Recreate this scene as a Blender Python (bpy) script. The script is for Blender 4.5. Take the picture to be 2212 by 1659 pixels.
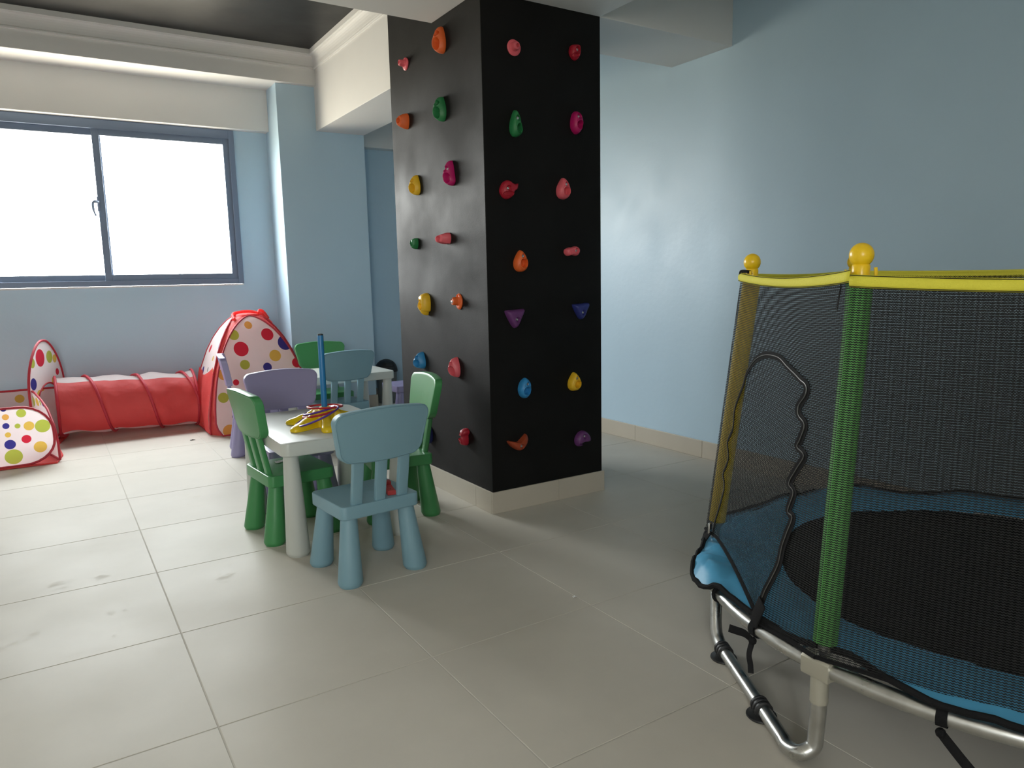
import bpy, bmesh, math, random
import numpy as np
from mathutils import Vector, Matrix, noise

random.seed(4)
for o in list(bpy.data.objects):
    bpy.data.objects.remove(o, do_unlink=True)
scene = bpy.context.scene
COL = scene.collection
PI = math.pi

# ------------------------------------------------------------------ camera
CAM_H = 1.106
pit, rol, yaw = math.radians(8.221), math.radians(-1.2549), math.radians(32.367)
fwd = Vector((math.sin(yaw)*math.cos(pit), math.cos(yaw)*math.cos(pit), -math.sin(pit)))
rgt = Vector((math.cos(yaw), -math.sin(yaw), 0))
upv = rgt.cross(fwd)
r2 = rgt*math.cos(rol) + upv*math.sin(rol)
u2 = -rgt*math.sin(rol) + upv*math.cos(rol)
cd = bpy.data.cameras.new('camera')
cam = bpy.data.objects.new('camera', cd)
COL.objects.link(cam)
cd.sensor_width = 36.0
cd.lens = 36.0*1572.3/2212.0
cd.clip_start = 0.02
cam.matrix_world = Matrix(((r2.x, u2.x, -fwd.x, 0), (r2.y, u2.y, -fwd.y, 0),
                           (r2.z, u2.z, -fwd.z, CAM_H), (0, 0, 0, 1)))
scene.camera = cam

# ------------------------------------------------------------------ world, exposure
vs = scene.view_settings
vs.view_transform = 'Standard'
vs.look = 'None'
vs.gamma = 1.0
vs.use_curve_mapping = False
vs.exposure = 0.82
scene.cycles.diffuse_bounces = 8
scene.cycles.max_bounces = 14
SKY = 18.0
NWX0, NWX1 = -2.0, -1.0                          # x span of the unseen window added behind the camera for fill light
w = bpy.data.worlds.new('overcast sky')
scene.world = w
w.use_nodes = True
nt = w.node_tree
nt.nodes.clear()
wo = nt.nodes.new('ShaderNodeOutputWorld')
bg = nt.nodes.new('ShaderNodeBackground')
tc = nt.nodes.new('ShaderNodeTexCoord')
sx = nt.nodes.new('ShaderNodeSeparateXYZ')
rp = nt.nodes.new('ShaderNodeValToRGB')
mp = nt.nodes.new('ShaderNodeMapRange')
mp.inputs['From Min'].default_value = -1
mp.inputs['From Max'].default_value = 1
nt.links.new(tc.outputs['Generated'], sx.inputs[0])
nt.links.new(sx.outputs['Z'], mp.inputs['Value'])
nt.links.new(mp.outputs[0], rp.inputs[0])
e = rp.color_ramp.elements
e[0].position = 0.0
e[0].color = (0.50, 0.44, 0.35, 1)       # sunlit ground below the horizon
e[1].position = 1.0
e[1].color = (0.90, 0.95, 1.0, 1)
m1 = rp.color_ramp.elements.new(0.49)
m1.color = (0.58, 0.52, 0.42, 1)
m2 = rp.color_ramp.elements.new(0.505)
m2.color = (1.0, 0.98, 0.95, 1)
nt.links.new(rp.outputs[0], bg.inputs['Color'])
bg.inputs['Strength'].default_value = SKY
nt.links.new(bg.outputs[0], wo.inputs[0])


def portal(name, x0, x1, y, z0, z1):
    l = bpy.data.lights.new(name, 'AREA')
    l.shape = 'RECTANGLE'
    l.size = x1-x0
    l.size_y = z1-z0
    l.cycles.is_portal = True
    o = bpy.data.objects.new(name, l)
    COL.objects.link(o)
    o.location = ((x0+x1)/2, y, (z0+z1)/2)
    o.rotation_euler = (-PI/2, 0, 0)
    return o


portal('daylight_portal', -0.50, 1.40, 6.56, 1.14, 2.30)
pw = portal('daylight_portal', NWX0+0.05, NWX1-0.05, -2.10, 1.14, 2.30)
pw.rotation_euler = (PI/2, 0, 0)


# ------------------------------------------------------------------ materials
def lin(c):
    return tuple(((v/255)/12.92 if v/255 <= 0.04045 else ((v/255+0.055)/1.055)**2.4) for v in c)


def mat(name, col, rough=0.5, metal=0.0, noise_amt=0.0, noise_scale=6.0, bump=0.0, bump_scale=80.0,
        spec=0.5, rough_var=0.0, transl=0.0, coord='Object', rough_scale=3.0):
    m = bpy.data.materials.new(name)
    m.use_nodes = True
    n = m.node_tree
    b = n.nodes['Principled BSDF']
    c = tuple(col)+(1,)
    b.inputs['Base Color'].default_value = c
    b.inputs['Roughness'].default_value = rough
    b.inputs['Metallic'].default_value = metal
    b.inputs['Specular IOR Level'].default_value = spec
    t = n.nodes.new('ShaderNodeTexCoord')
    if noise_amt > 0:
        nz = n.nodes.new('ShaderNodeTexNoise')
        nz.inputs['Scale'].default_value = noise_scale
        nz.inputs['Detail'].default_value = 4
        mr = n.nodes.new('ShaderNodeMapRange')
        mr.inputs['From Min'].default_value = 0.3
        mr.inputs['From Max'].default_value = 0.7
        mr.inputs['To Min'].default_value = 1-noise_amt
        mr.inputs['To Max'].default_value = 1+noise_amt
        mx = n.nodes.new('ShaderNodeVectorMath')
        mx.operation = 'SCALE'
        mx.inputs[0].default_value = col
        n.links.new(t.outputs[coord], nz.inputs['Vector'])
        n.links.new(nz.outputs[0], mr.inputs[0])
        n.links.new(mr.outputs[0], mx.inputs['Scale'])
        n.links.new(mx.outputs[0], b.inputs['Base Color'])
    if rough_var > 0:
        nz = n.nodes.new('ShaderNodeTexNoise')
        nz.inputs['Scale'].default_value = rough_scale
        nz.inputs['Detail'].default_value = 6
        mr = n.nodes.new('ShaderNodeMapRange')
        mr.inputs['From Min'].default_value = 0.3
        mr.inputs['From Max'].default_value = 0.7
        mr.inputs['To Min'].default_value = rough-rough_var
        mr.inputs['To Max'].default_value = rough+rough_var
        n.links.new(t.outputs[coord], nz.inputs['Vector'])
        n.links.new(nz.outputs[0], mr.inputs[0])
        n.links.new(mr.outputs[0], b.inputs['Roughness'])
    if bump > 0:
        nz = n.nodes.new('ShaderNodeTexNoise')
        nz.inputs['Scale'].default_value = bump_scale
        nz.inputs['Detail'].default_value = 3
        bp = n.nodes.new('ShaderNodeBump')
        bp.inputs['Strength'].default_value = bump
        bp.inputs['Distance'].default_value = 0.01
        n.links.new(t.outputs[coord], nz.inputs['Vector'])
        n.links.new(nz.outputs[0], bp.inputs['Height'])
        n.links.new(bp.outputs[0], b.inputs['Normal'])
    if transl > 0:
        add_transl(m, col, transl)
    return m


def add_transl(m, col, amt, color_socket=None):
    n = m.node_tree
    out = n.nodes['Material Output']
    b = n.nodes['Principled BSDF']
    tr = n.nodes.new('ShaderNodeBsdfTranslucent')
    tr.inputs['Color'].default_value = tuple(col)+(1,)
    if color_socket:
        n.links.new(color_socket, tr.inputs['Color'])
    mx = n.nodes.new('ShaderNodeMixShader')
    mx.inputs[0].default_value = amt
    n.links.new(b.outputs[0], mx.inputs[1])
    n.links.new(tr.outputs[0], mx.inputs[2])
    n.links.new(mx.outputs[0], out.inputs['Surface'])


def dots_mat(name, base, dots, transl=0.5):
    """fabric with printed dots; dots = (u, v, radius, colour) in panel metres (UV)."""
    m = bpy.data.materials.new(name)
    m.use_nodes = True
    n = m.node_tree
    b = n.nodes['Principled BSDF']
    b.inputs['Roughness'].default_value = 0.7
    b.inputs['Specular IOR Level'].default_value = 0.25
    uv = n.nodes.new('ShaderNodeUVMap')
    last = None
    for (u, v, r, c) in dots:
        d = n.nodes.new('ShaderNodeVectorMath')
        d.operation = 'DISTANCE'
        d.inputs[1].default_value = (u, v, 0)
        n.links.new(uv.outputs[0], d.inputs[0])
        s = n.nodes.new('ShaderNodeMath')
        s.operation = 'LESS_THAN'
        s.inputs[1].default_value = r
        n.links.new(d.outputs['Value'], s.inputs[0])
        mx = n.nodes.new('ShaderNodeMix')
        mx.data_type = 'RGBA'
        n.links.new(s.outputs[0], mx.inputs['Factor'])
        if last is None:
            mx.inputs['A'].default_value = tuple(base)+(1,)
        else:
            n.links.new(last, mx.inputs['A'])
        mx.inputs['B'].default_value = tuple(c)+(1,)
        last = mx.outputs['Result']
    n.links.new(last, b.inputs['Base Color'])
    nz = n.nodes.new('ShaderNodeTexNoise')
    nz.inputs['Scale'].default_value = 9
    bp = n.nodes.new('ShaderNodeBump')
    bp.inputs['Strength'].default_value = 0.35
    bp.inputs['Distance'].default_value = 0.03
    n.links.new(uv.outputs[0], nz.inputs['Vector'])
    n.links.new(nz.outputs[0], bp.inputs['Height'])
    n.links.new(bp.outputs[0], b.inputs['Normal'])
    add_transl(m, base, transl, last)
    return m


M = {}
M['blue_wall'] = mat('pale blue satin wall paint', (0.49, 0.65, 0.77), 0.42, noise_amt=0.02, noise_scale=2,
                     bump=0.10, bump_scale=26, rough_var=0.05, spec=0.38)
M['white'] = mat('white ceiling paint', (0.74, 0.735, 0.72), 0.6, noise_amt=0.02, noise_scale=2, bump=0.04, bump_scale=30)
M['white_wall'] = mat('white wall paint', (0.80, 0.79, 0.77), 0.6, noise_amt=0.02, noise_scale=2)
M['black_ceiling'] = mat('black satin ceiling paint', (0.010, 0.010, 0.011), 0.42, spec=0.35, bump=0.12, bump_scale=5, rough_var=0.06)
M['black_paint'] = mat('black satin pillar paint', (0.006, 0.0057, 0.0053), 0.62, bump=0.05, bump_scale=170,
                       rough_var=0.08, noise_amt=0.2, noise_scale=5, spec=0.19)
M['grout'] = mat('grey grout', (0.50, 0.47, 0.42), 0.9)
M['skirting'] = mat('beige skirting tile', (0.52, 0.47, 0.39), 0.4, noise_amt=0.02)
M['frame'] = mat('slate window aluminium with glare haze', lin((120, 135, 158)), 0.45, metal=0.2)  # dark grey frame, base colour lifted to paint in lens-glare haze
M['steel'] = mat('galvanised steel', (0.55, 0.55, 0.53), 0.33, metal=1.0, rough_var=0.1, rough_scale=20, noise_amt=0.12, noise_scale=25)
M['bracket'] = mat('pale painted steel bracket', (0.50, 0.48, 0.40), 0.4, metal=0.5)
M['bolt'] = mat('bright steel bolt', (0.7, 0.7, 0.7), 0.25, metal=1.0)
M['zip_metal'] = mat('dull zip metal', (0.16, 0.16, 0.155), 0.4, metal=1.0)
M['rubber'] = mat('black rubber', (0.015, 0.015, 0.016), 0.45)
M['webbing'] = mat('black webbing', (0.009, 0.009, 0.010), 0.85, spec=0.2, bump=0.2, bump_scale=600)
M['jump_mat'] = mat('black woven jumping mat', (0.005, 0.005, 0.0045), 0.8, spec=0.12, noise_amt=0.2, noise_scale=14, bump=0.1, bump_scale=900)
M['pad'] = mat('sky blue vinyl pad', (0.09, 0.37, 0.62), 0.45, noise_amt=0.05, bump=0.25, bump_scale=14, spec=0.4)
M['foam_green'] = mat('green foam sleeve', (0.13, 0.45, 0.10), 0.6)
M['foam_yellow'] = mat('yellow foam sleeve', (0.68, 0.50, 0.04), 0.6)
M['yellow_plastic'] = mat('yellow plastic', (0.85, 0.55, 0.01), 0.3)
M['yellow_band'] = mat('yellow fabric band', (0.70, 0.64, 0.05), 0.7, bump=0.25, bump_scale=300)
M['green_plastic'] = mat('green plastic', (0.055, 0.255, 0.085), 0.38, noise_amt=0.02)
M['blue_plastic'] = mat('pale blue plastic', (0.20, 0.35, 0.42), 0.42, noise_amt=0.02)
M['purple_plastic'] = mat('lilac plastic', (0.28, 0.255, 0.43), 0.38, noise_amt=0.02)
M['white_plastic'] = mat('white plastic', (0.53, 0.55, 0.51), 0.35, noise_amt=0.01)
M['post_blue'] = mat('blue toy plastic', (0.02, 0.18, 0.42), 0.35)
M['toy_red'] = mat('red toy plastic', (0.42, 0.015, 0.03), 0.3)
M['toy_purple'] = mat('violet toy plastic', (0.09, 0.03, 0.28), 0.3)
M['toy_yellow'] = mat('yellow toy plastic', (0.80, 0.55, 0.01), 0.25)
M['block_red'] = mat('red painted wood', (0.38, 0.03, 0.03), 0.5)
M['orange'] = mat('orange plastic', (0.80, 0.22, 0.05), 0.5)
M['paper'] = mat('white paper', (0.7, 0.7, 0.7), 0.8)
M['debris'] = mat('dark crumb', (0.03, 0.025, 0.02), 0.8)
M['bin_black'] = mat('black plastic lid', (0.02, 0.02, 0.022), 0.4)
M['bin_grey'] = mat('grey plastic bin', (0.20, 0.21, 0.21), 0.4)
RED = (0.62, 0.035, 0.045)
M['red_fabric'] = mat('red nylon', (0.84, 0.125, 0.12), 0.6, noise_amt=0.05, noise_scale=10, bump=0.9, bump_scale=14, transl=0.58)
M['red_piping'] = mat('dark red piping', (0.42, 0.018, 0.035), 0.6)
M['white_fabric'] = mat('white nylon', (0.80, 0.76, 0.74), 0.6, bump=0.3, bump_scale=20, transl=0.5)

# porcelain floor tiles: world-space noise so that no two tiles match
mt = mat('satin porcelain tile', (0.55, 0.515, 0.45), 0.48, rough_var=0.05, spec=0.10, bump=0.03, bump_scale=9, rough_scale=2.2)
n = mt.node_tree
b = n.nodes['Principled BSDF']
geo = n.nodes.new('ShaderNodeNewGeometry')
nz = n.nodes.new('ShaderNodeTexNoise')
nz.inputs['Scale'].default_value = 3.2
nz.inputs['Detail'].default_value = 8
nz.inputs['Roughness'].default_value = 0.62
mr = n.nodes.new('ShaderNodeMapRange')
mr.inputs['From Min'].default_value = 0.35
mr.inputs['From Max'].default_value = 0.75
mr.inputs['To Min'].default_value = 0.96
mr.inputs['To Max'].default_value = 1.04
vmx = n.nodes.new('ShaderNodeVectorMath')
vmx.operation = 'SCALE'
vmx.inputs[0].default_value = (0.55, 0.515, 0.45)
n.links.new(geo.outputs['Position'], nz.inputs['Vector'])
n.links.new(nz.outputs[0], mr.inputs[0])
n.links.new(mr.outputs[0], vmx.inputs['Scale'])
n.links.new(vmx.outputs[0], b.inputs['Base Color'])
for nd in n.nodes:
    if nd.type == 'TEX_NOISE' and nd != nz:
        n.links.new(geo.outputs['Position'], nd.inputs['Vector'])
# dusty scuffs: sharp little patches where the gloss changes
sc = n.nodes.new('ShaderNodeTexNoise')
sc.inputs['Scale'].default_value = 5.0
sc.inputs['Detail'].default_value = 9
sc.inputs['Roughness'].default_value = 0.7
sm = n.nodes.new('ShaderNodeMapRange')
sm.inputs['From Min'].default_value = 0.60
sm.inputs['From Max'].default_value = 0.70
sm.inputs['To Min'].default_value = 0.0
sm.inputs['To Max'].default_value = 0.22
n.links.new(geo.outputs['Position'], sc.inputs['Vector'])
n.links.new(sc.outputs[0], sm.inputs[0])
old = b.inputs['Roughness'].links[0].from_socket
ad = n.nodes.new('ShaderNodeMath')
ad.operation = 'ADD'
n.links.new(old, ad.inputs[0])
n.links.new(sm.outputs[0], ad.inputs[1])
n.links.new(ad.outputs[0], b.inputs['Roughness'])
M['tile'] = mt

# window glass: clear pane with a fresnel sheen
g = bpy.data.materials.new('clear window glass')
g.use_nodes = True
n = g.node_tree
n.nodes.remove(n.nodes['Principled BSDF'])
tr = n.nodes.new('ShaderNodeBsdfTransparent')
tr.inputs['Color'].default_value = (0.95, 0.97, 0.97, 1)
gl = n.nodes.new('ShaderNodeBsdfGlossy')
gl.inputs['Roughness'].default_value = 0.02
lw = n.nodes.new('ShaderNodeLayerWeight')
lw.inputs['Blend'].default_value = 0.5
pw5 = n.nodes.new('ShaderNodeMath')
pw5.operation = 'POWER'
pw5.inputs[1].default_value = 5.0
n.links.new(lw.outputs['Facing'], pw5.inputs[0])
fr = n.nodes.new('ShaderNodeMath')
fr.operation = 'MULTIPLY_ADD'
fr.inputs[1].default_value = 0.8
fr.inputs[2].default_value = 0.03
n.links.new(pw5.outputs[0], fr.inputs[0])
mx = n.nodes.new('ShaderNodeMixShader')
n.links.new(fr.outputs[0], mx.inputs[0])
n.links.new(tr.outputs[0], mx.inputs[1])
n.links.new(gl.outputs[0], mx.inputs[2])
n.links.new(mx.outputs[0], n.nodes['Material Output'].inputs['Surface'])
M['glass'] = g

# knitted safety net: opaque yarn rows with real holes between them
g = bpy.data.materials.new('black knitted safety net')
g.use_nodes = True
n = g.node_tree
b = n.nodes['Principled BSDF']
b.inputs['Base Color'].default_value = (0.019, 0.0195, 0.020, 1)
b.inputs['Roughness'].default_value = 0.8
b.inputs['Specular IOR Level'].default_value = 0.12
uv = n.nodes.new('ShaderNodeUVMap')
sp = n.nodes.new('ShaderNodeSeparateXYZ')
n.links.new(uv.outputs[0], sp.inputs[0])


def mth(op, a, bb=None):
    k = n.nodes.new('ShaderNodeMath')
    k.operation = op
    for i, v in enumerate((a, bb)):
        if v is None:
            continue
        if isinstance(v, (int, float)):
            k.inputs[i].default_value = v
        else:
            n.links.new(v, k.inputs[i])
    return k.outputs[0]


ux = mth('MULTIPLY', sp.outputs['X'], 2*PI/0.0056)
zig = mth('MULTIPLY', mth('SINE', ux), 0.9)
vv = mth('ADD', mth('MULTIPLY', sp.outputs['Y'], 2*PI/0.0052), zig)
row = mth('SINE', vv)
col_ = mth('SINE', mth('MULTIPLY', ux, 0.5))
hole = mth('ADD', mth('MULTIPLY', row, 0.75), mth('MULTIPLY', col_, 0.25))
mrn = n.nodes.new('ShaderNodeMapRange')
mrn.inputs['From Min'].default_value = -0.12
mrn.inputs['From Max'].default_value = 0.30
mrn.inputs['To Min'].default_value = 0.97
mrn.inputs['To Max'].default_value = 0.06
n.links.new(hole, mrn.inputs[0])
n.links.new(mrn.outputs[0], b.inputs['Alpha'])
M['net'] = g


# ------------------------------------------------------------------ mesh helpers
def link(name, me, m=None, parent=None, smooth=False):
    o = bpy.data.objects.new(name, me)
    COL.objects.link(o)
    if m is not None:
        me.materials.append(M[m] if isinstance(m, str) else m)
    if smooth:
        for p in me.polygons:
            p.use_smooth = True
    if parent:
        o.parent = parent
    return o


def tag(o, label=None, cat=None, group=None, kind=None):
    if label:
        o['label'] = label
    if cat:
        o['category'] = cat
    if group:
        o['group'] = group
    if kind:
        o['kind'] = kind
    return o


def thing(name, label, cat, loc=(0, 0, 0), rz=0, group=None):
    o = bpy.data.objects.new(name, None)
    COL.objects.link(o)
    o.empty_display_size = 0.05
    o.location = loc
    o.rotation_euler = (0, 0, rz)
    return tag(o, label, cat, group)


def copy_tree(o, parent=None):
    c = o.copy()
    COL.objects.link(c)
    c.parent = parent
    for ch in list(o.children):
        copy_tree(ch, c)
    return c


class B:
    """collects geometry for one mesh"""
    def __init__(s):
        s.v = []
        s.f = []
        s.uv = []

    def add(s, verts, faces):
        k = len(s.v)
        s.v += [tuple(p) for p in verts]
        s.f += [tuple(i+k for i in q) for q in faces]
        return s

    def box(s, x0, x1, y0, y1, z0, z1):
        vs_ = [(x0, y0, z0), (x1, y0, z0), (x1, y1, z0), (x0, y1, z0), (x0, y0, z1), (x1, y0, z1), (x1, y1, z1), (x0, y1, z1)]
        return s.add(vs_, [(3, 2, 1, 0), (4, 5, 6, 7), (0, 1, 5, 4), (1, 2, 6, 5), (2, 3, 7, 6), (3, 0, 4, 7)])

    def loft(s, rings, cap=True, closed=True):
        n_ = len(rings[0])
        k = len(s.v)
        for r in rings:
            s.v += [tuple(p) for p in r]
        for i in range(len(rings)-1):
            for j in range(n_ if closed else n_-1):
                a = k+i*n_+j
                c = k+i*n_+(j+1) % n_
                s.f.append((a, c, c+n_, a+n_))
        if cap:
            s.f.append(tuple(k+j for j in reversed(range(n_))))
            s.f.append(tuple(k+(len(rings)-1)*n_+j for j in range(n_)))
        return s

    def cone(s, c0, r0, c1, r1, seg=20):
        return s.tube([c0, c1], [r0, r1], seg)

    def tube(s, path, r, seg=10, cap=True, closed=False):
        P_ = [Vector(p) for p in path]
        m_ = len(P_)
        rr = r if isinstance(r, (list, tuple)) else [r]*m_
        rings = []
        prev = None
        for i in range(m_):
            if closed:
                t = P_[(i+1) % m_]-P_[i-1]
            else:
                t = P_[min(i+1, m_-1)]-P_[max(i-1, 0)]
            t.normalize()
            if prev is None:
                a = Vector((0, 0, 1)) if abs(t.z) < 0.9 else Vector((1, 0, 0))
                nrm = (a-t*a.dot(t)).normalized()
            else:
                nrm = (prev-t*prev.dot(t)).normalized()
            prev = nrm
            bi = t.cross(nrm)
            rings.append([P_[i]+(nrm*math.cos(q)+bi*math.sin(q))*rr[i] for q in [2*PI*j/seg for j in range(seg)]])
        if closed:
            rings.append(rings[0])
            return s.loft(rings, False)
        return s.loft(rings, cap)

    def ribbon(s, path, widthdirs, wdt, th=0.0012):
        rings = []
        for p, d in zip(path, widthdirs):
            p = Vector(p)
            d = Vector(d).normalized()
            i = len(rings)
            t = Vector(path[min(i+1, len(path)-1)])-Vector(path[max(i-1, 0)])
            nn = t.cross(d)
            if nn.length < 1e-6:
                nn = Vector((0, 0, 1))
            nn.normalize()
            h = wdt/2
            rings.append([p-d*h-nn*th/2, p+d*h-nn*th/2, p+d*h+nn*th/2, p-d*h+nn*th/2])
        return s.loft(rings)

    def sphere(s, c, r, su=16, sv=10, sz=1.0):
        rings = []
        for i in range(1, sv):
            a = PI*i/sv
            rings.append([(c[0]+r*math.sin(a)*math.cos(2*PI*j/su), c[1]+r*math.sin(a)*math.sin(2*PI*j/su), c[2]-r*sz*math.cos(a)) for j in range(su)])
        return s.loft(rings)

    def lathe(s, prof, c=(0, 0, 0), seg=24):
        rings = [[(c[0]+r*math.cos(2*PI*j/seg), c[1]+r*math.sin(2*PI*j/seg), c[2]+z) for j in range(seg)] for r, z in prof]
        return s.loft(rings)

    def grid(s, nu, nv, fn, uvf=None):
        k = len(s.v)
        for i in range(nu+1):
            for j in range(nv+1):
                s.v.append(tuple(fn(i/nu, j/nv)))
                if uvf:
                    s.uv.append(uvf(i/nu, j/nv))
        for i in range(nu):
            for j in range(nv):
                a = k+i*(nv+1)+j
                s.f.append((a, a+nv+1, a+nv+2, a+1))
        return s

    def build(s, name, m, parent=None, smooth=True, angle=35, bevel=0, subsurf=0, solid=0):
        me = bpy.data.meshes.new(name)
        me.from_pydata(s.v, [], s.f)
        if s.uv:
            ul = me.uv_layers.new(name='UVMap')
            for lp in me.loops:
                ul.data[lp.index].uv = s.uv[lp.vertex_index]
        if not s.uv:
            bm = bmesh.new()
            bm.from_mesh(me)
            bmesh.ops.recalc_face_normals(bm, faces=bm.faces)
            if bevel > 0:
                ed = [q for q in bm.edges if len(q.link_faces) == 2 and q.calc_face_angle(0) > 0.6]
                bmesh.ops.bevel(bm, geom=ed, offset=bevel, segments=2, affect='EDGES', profile=0.5)
            bm.to_mesh(me)
            bm.free()
        o = link(name, me, m, parent)
        if smooth:
            for p in me.polygons:
                p.use_smooth = True
            try:
                me.set_sharp_from_angle(angle=math.radians(angle))
            except Exception:
                pass
        if solid:
            md = o.modifiers.new('thickness', 'SOLIDIFY')
            md.thickness = solid
            md.offset = 0
        return o


def rrect(w_, d_, r, seg=5):
    pts = []
    for (cx, cy, a0) in ((w_/2-r, d_/2-r, 0), (-w_/2+r, d_/2-r, 90), (-w_/2+r, -d_/2+r, 180), (w_/2-r, -d_/2+r, 270)):
        for i in range(seg+1):
            a = math.radians(a0+90*i/seg)
            pts.append((cx+r*math.cos(a), cy+r*math.sin(a)))
    return pts


def catmull(P_, n_=6, closed=False):
    P_ = [np.array(p, float) for p in P_]
    out = []
    m_ = len(P_)
    for i in range(m_ if closed else m_-1):
        if closed:
            p0, p1, p2, p3 = P_[i-1], P_[i], P_[(i+1) % m_], P_[(i+2) % m_]
        else:
            p0, p1, p2, p3 = P_[max(i-1, 0)], P_[i], P_[i+1], P_[min(i+2, m_-1)]
        for k in range(n_):
            t = k/n_
            out.append(0.5*((2*p1)+(-p0+p2)*t+(2*p0-5*p1+4*p2-p3)*t*t+(-p0+3*p1-3*p2+p3)*t**3))
    if not closed:
        out.append(P_[-1])
    return [tuple(p) for p in out]


# ------------------------------------------------------------------ the room
XL, XR, YN, YF = -2.20, 3.30, -2.00, 6.48      # inner faces
ZC = 2.95                                       # black ceiling
ZB = 2.338                                      # beam soffits

fl = tag(B().box(XL-0.1, XR+0.1, YN-0.1, YF+0.1, -0.12, -0.0012).build('floor', 'grout', smooth=False),
         'beige satin porcelain tile floor with thin grout joints', 'floor', kind='structure')
tw = 0.5972
tile_cache = {}


def tile_mesh(sx_, sy_):
    k = (round(sx_, 4), round(sy_, 4))
    if k not in tile_cache:
        bv = 0.0012
        hx, hy = sx_/2, sy_/2
        bb = B().loft([[(-hx, -hy, -0.012), (hx, -hy, -0.012), (hx, hy, -0.012), (-hx, hy, -0.012)],
                       [(-hx, -hy, -bv), (hx, -hy, -bv), (hx, hy, -bv), (-hx, hy, -bv)],
                       [(-hx+bv, -hy+bv, 0), (hx-bv, -hy+bv, 0), (hx-bv, hy-bv, 0), (-hx+bv, hy-bv, 0)]])
        me = bpy.data.meshes.new('tile')
        me.from_pydata(bb.v, [], bb.f)
        me.materials.append(M['tile'])
        tile_cache[k] = me
    return tile_cache[k]


gx0, gy0 = 0.2677, 1.8445
i0 = math.floor((XL-gx0)/0.6)
i1 = math.ceil((XR-gx0)/0.6)
j0 = math.floor((YN-gy0)/0.6)
j1 = math.ceil((YF-gy0)/0.6)
gap = (0.6-tw)/2
for i in range(i0, i1):
    for j in range(j0, j1):
        a0, a1 = max(gx0+0.6*i+gap, XL), min(gx0+0.6*(i+1)-gap, XR)
        b0, b1 = max(gy0+0.6*j+gap, YN), min(gy0+0.6*(j+1)-gap, YF)
        if a1-a0 < 0.02 or b1-b0 < 0.02:
            continue
        if gy0+0.6*j < -0.4 and (gx0+0.6*i < -1.0):
            pass
        o = bpy.data.objects.new('tile', tile_mesh(a1-a0, b1-b0))
        COL.objects.link(o)
        o.parent = fl
        o.location = ((a0+a1)/2, (b0+b1)/2, 0)


def struct(name, bb, m, label, cat='wall', parent=None, bevel=0):
    o = bb.build(name, m, parent, smooth=False, bevel=bevel)
    return tag(o, label, cat, kind='structure')


# far wall with two window openings
WX0, WX1, WZ0, WZ1 = -0.55, 1.435, 1.115, 2.361
YT = YF+0.05
bb = B()
bb.box(XL-0.1, WX0, YF, YT, -0.1, 3.1)
bb.box(WX1, XR+0.1, YF, YT, -0.1, 3.1)
for (a, c) in ((WX0, WX1),):
    bb.box(a, c, YF, YT, -0.1, WZ0)
    bb.box(a, c, YF, YT, WZ1, 3.1)
struct('wall_far', bb, 'blue_wall', 'pale blue far wall holding the window')
struct('wall_right', B().box(XR, XR+0.12, YN-0.1, YT, -0.1, 3.1), 'blue_wall', 'pale blue wall behind the trampoline')
struct('wall_left', B().box(XL-0.12, XL, YN-0.1, YT, -0.1, 3.1), 'white_wall', 'white wall on the left outside the view')
bb = B().box(XL-0.1, NWX0, YN-0.05, YN, -0.1, 3.1).box(NWX1, XR+0.1, YN-0.05, YN, -0.1, 3.1)
bb.box(NWX0, NWX1, YN-0.05, YN, -0.1, WZ0).box(NWX0, NWX1, YN-0.05, YN, WZ1, 3.1)
struct('wall_near', bb, 'white_wall', 'white wall behind the camera')
# pillar and pilaster
PX0, PX1, PY0, PY1 = 1.705, 2.370, 2.880, 3.870
struct('wall_pillar', B().box(PX0, PX1, PY0, PY1, -0.05, 3.0), 'black_paint', 'black painted square pillar carrying the climbing holds', 'pillar', bevel=0.003)
struct('wall_pilaster', B().box(1.705, 2.43, 6.11, YF+0.02, -0.05, 2.75), 'blue_wall', 'pale blue pilaster between window and dark recess', 'pilaster', bevel=0.004)
# ceilings and beams
struct('ceiling', B().box(XL-0.1, 2.03, 3.30, YF+0.1, ZC, ZC+0.1), 'black_ceiling', 'black painted ceiling recess above the tables', 'ceiling')
struct('ceiling', B().box(XL-0.1, XR+0.1, YN-0.1, 3.30, 2.80, ZC+0.1).box(2.03, XR+0.1, 3.30, YF+0.1, 2.80, ZC+0.1), 'white',
       'white ceiling of the near part of the room', 'ceiling')
struct('ceiling_beam', B().box(XL, PX0, PY0, 3.345, ZB, 2.94), 'white', 'white ceiling beam joining the black pillar from the left', 'beam', bevel=0.003)
struct('ceiling_beam', B().box(PX1, XR, PY0, 3.340, ZB, 2.94), 'white', 'white ceiling beam between black pillar and right wall', 'beam', bevel=0.003)
struct('ceiling_beam', B().box(PX0, PX1, YN, PY0, ZB, 2.94), 'white', 'white ceiling beam running from pillar toward the camera', 'beam', bevel=0.003)
struct('ceiling_beam', B().box(2.016, 2.43, PY1-0.35, 6.11, ZB+0.006, 2.96), 'white', 'white ceiling beam from pilaster to black pillar', 'beam', bevel=0.003)
struct('ceiling_beam', B().box(XL, 1.705, 6.385, YF+0.05, 2.362, 2.72), 'white', 'white lintel beam just above the window', 'beam', bevel=0.003)
struct('ceiling_beam', B().box(2.43, XR, 6.38, YF+0.05, 2.300, 2.90), 'white', 'white lintel beam in the dark recess', 'beam', bevel=0.003)
struct('ceiling_beam', B().box(XL, 2.030, 6.055, YF+0.05, 2.690, 2.96), 'white', 'white upper beam stepping out above the window lintel', 'beam', bevel=0.003)
prof = [(0.0, 2.812), (0.012, 2.812), (0.014, 2.818), (0.014, 2.826), (0.008, 2.830)]
for k in range(7):
    a = PI/2*k/6
    prof.append((0.010+0.034*(1-math.cos(a)), 2.834+0.074*math.sin(a)))
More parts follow.
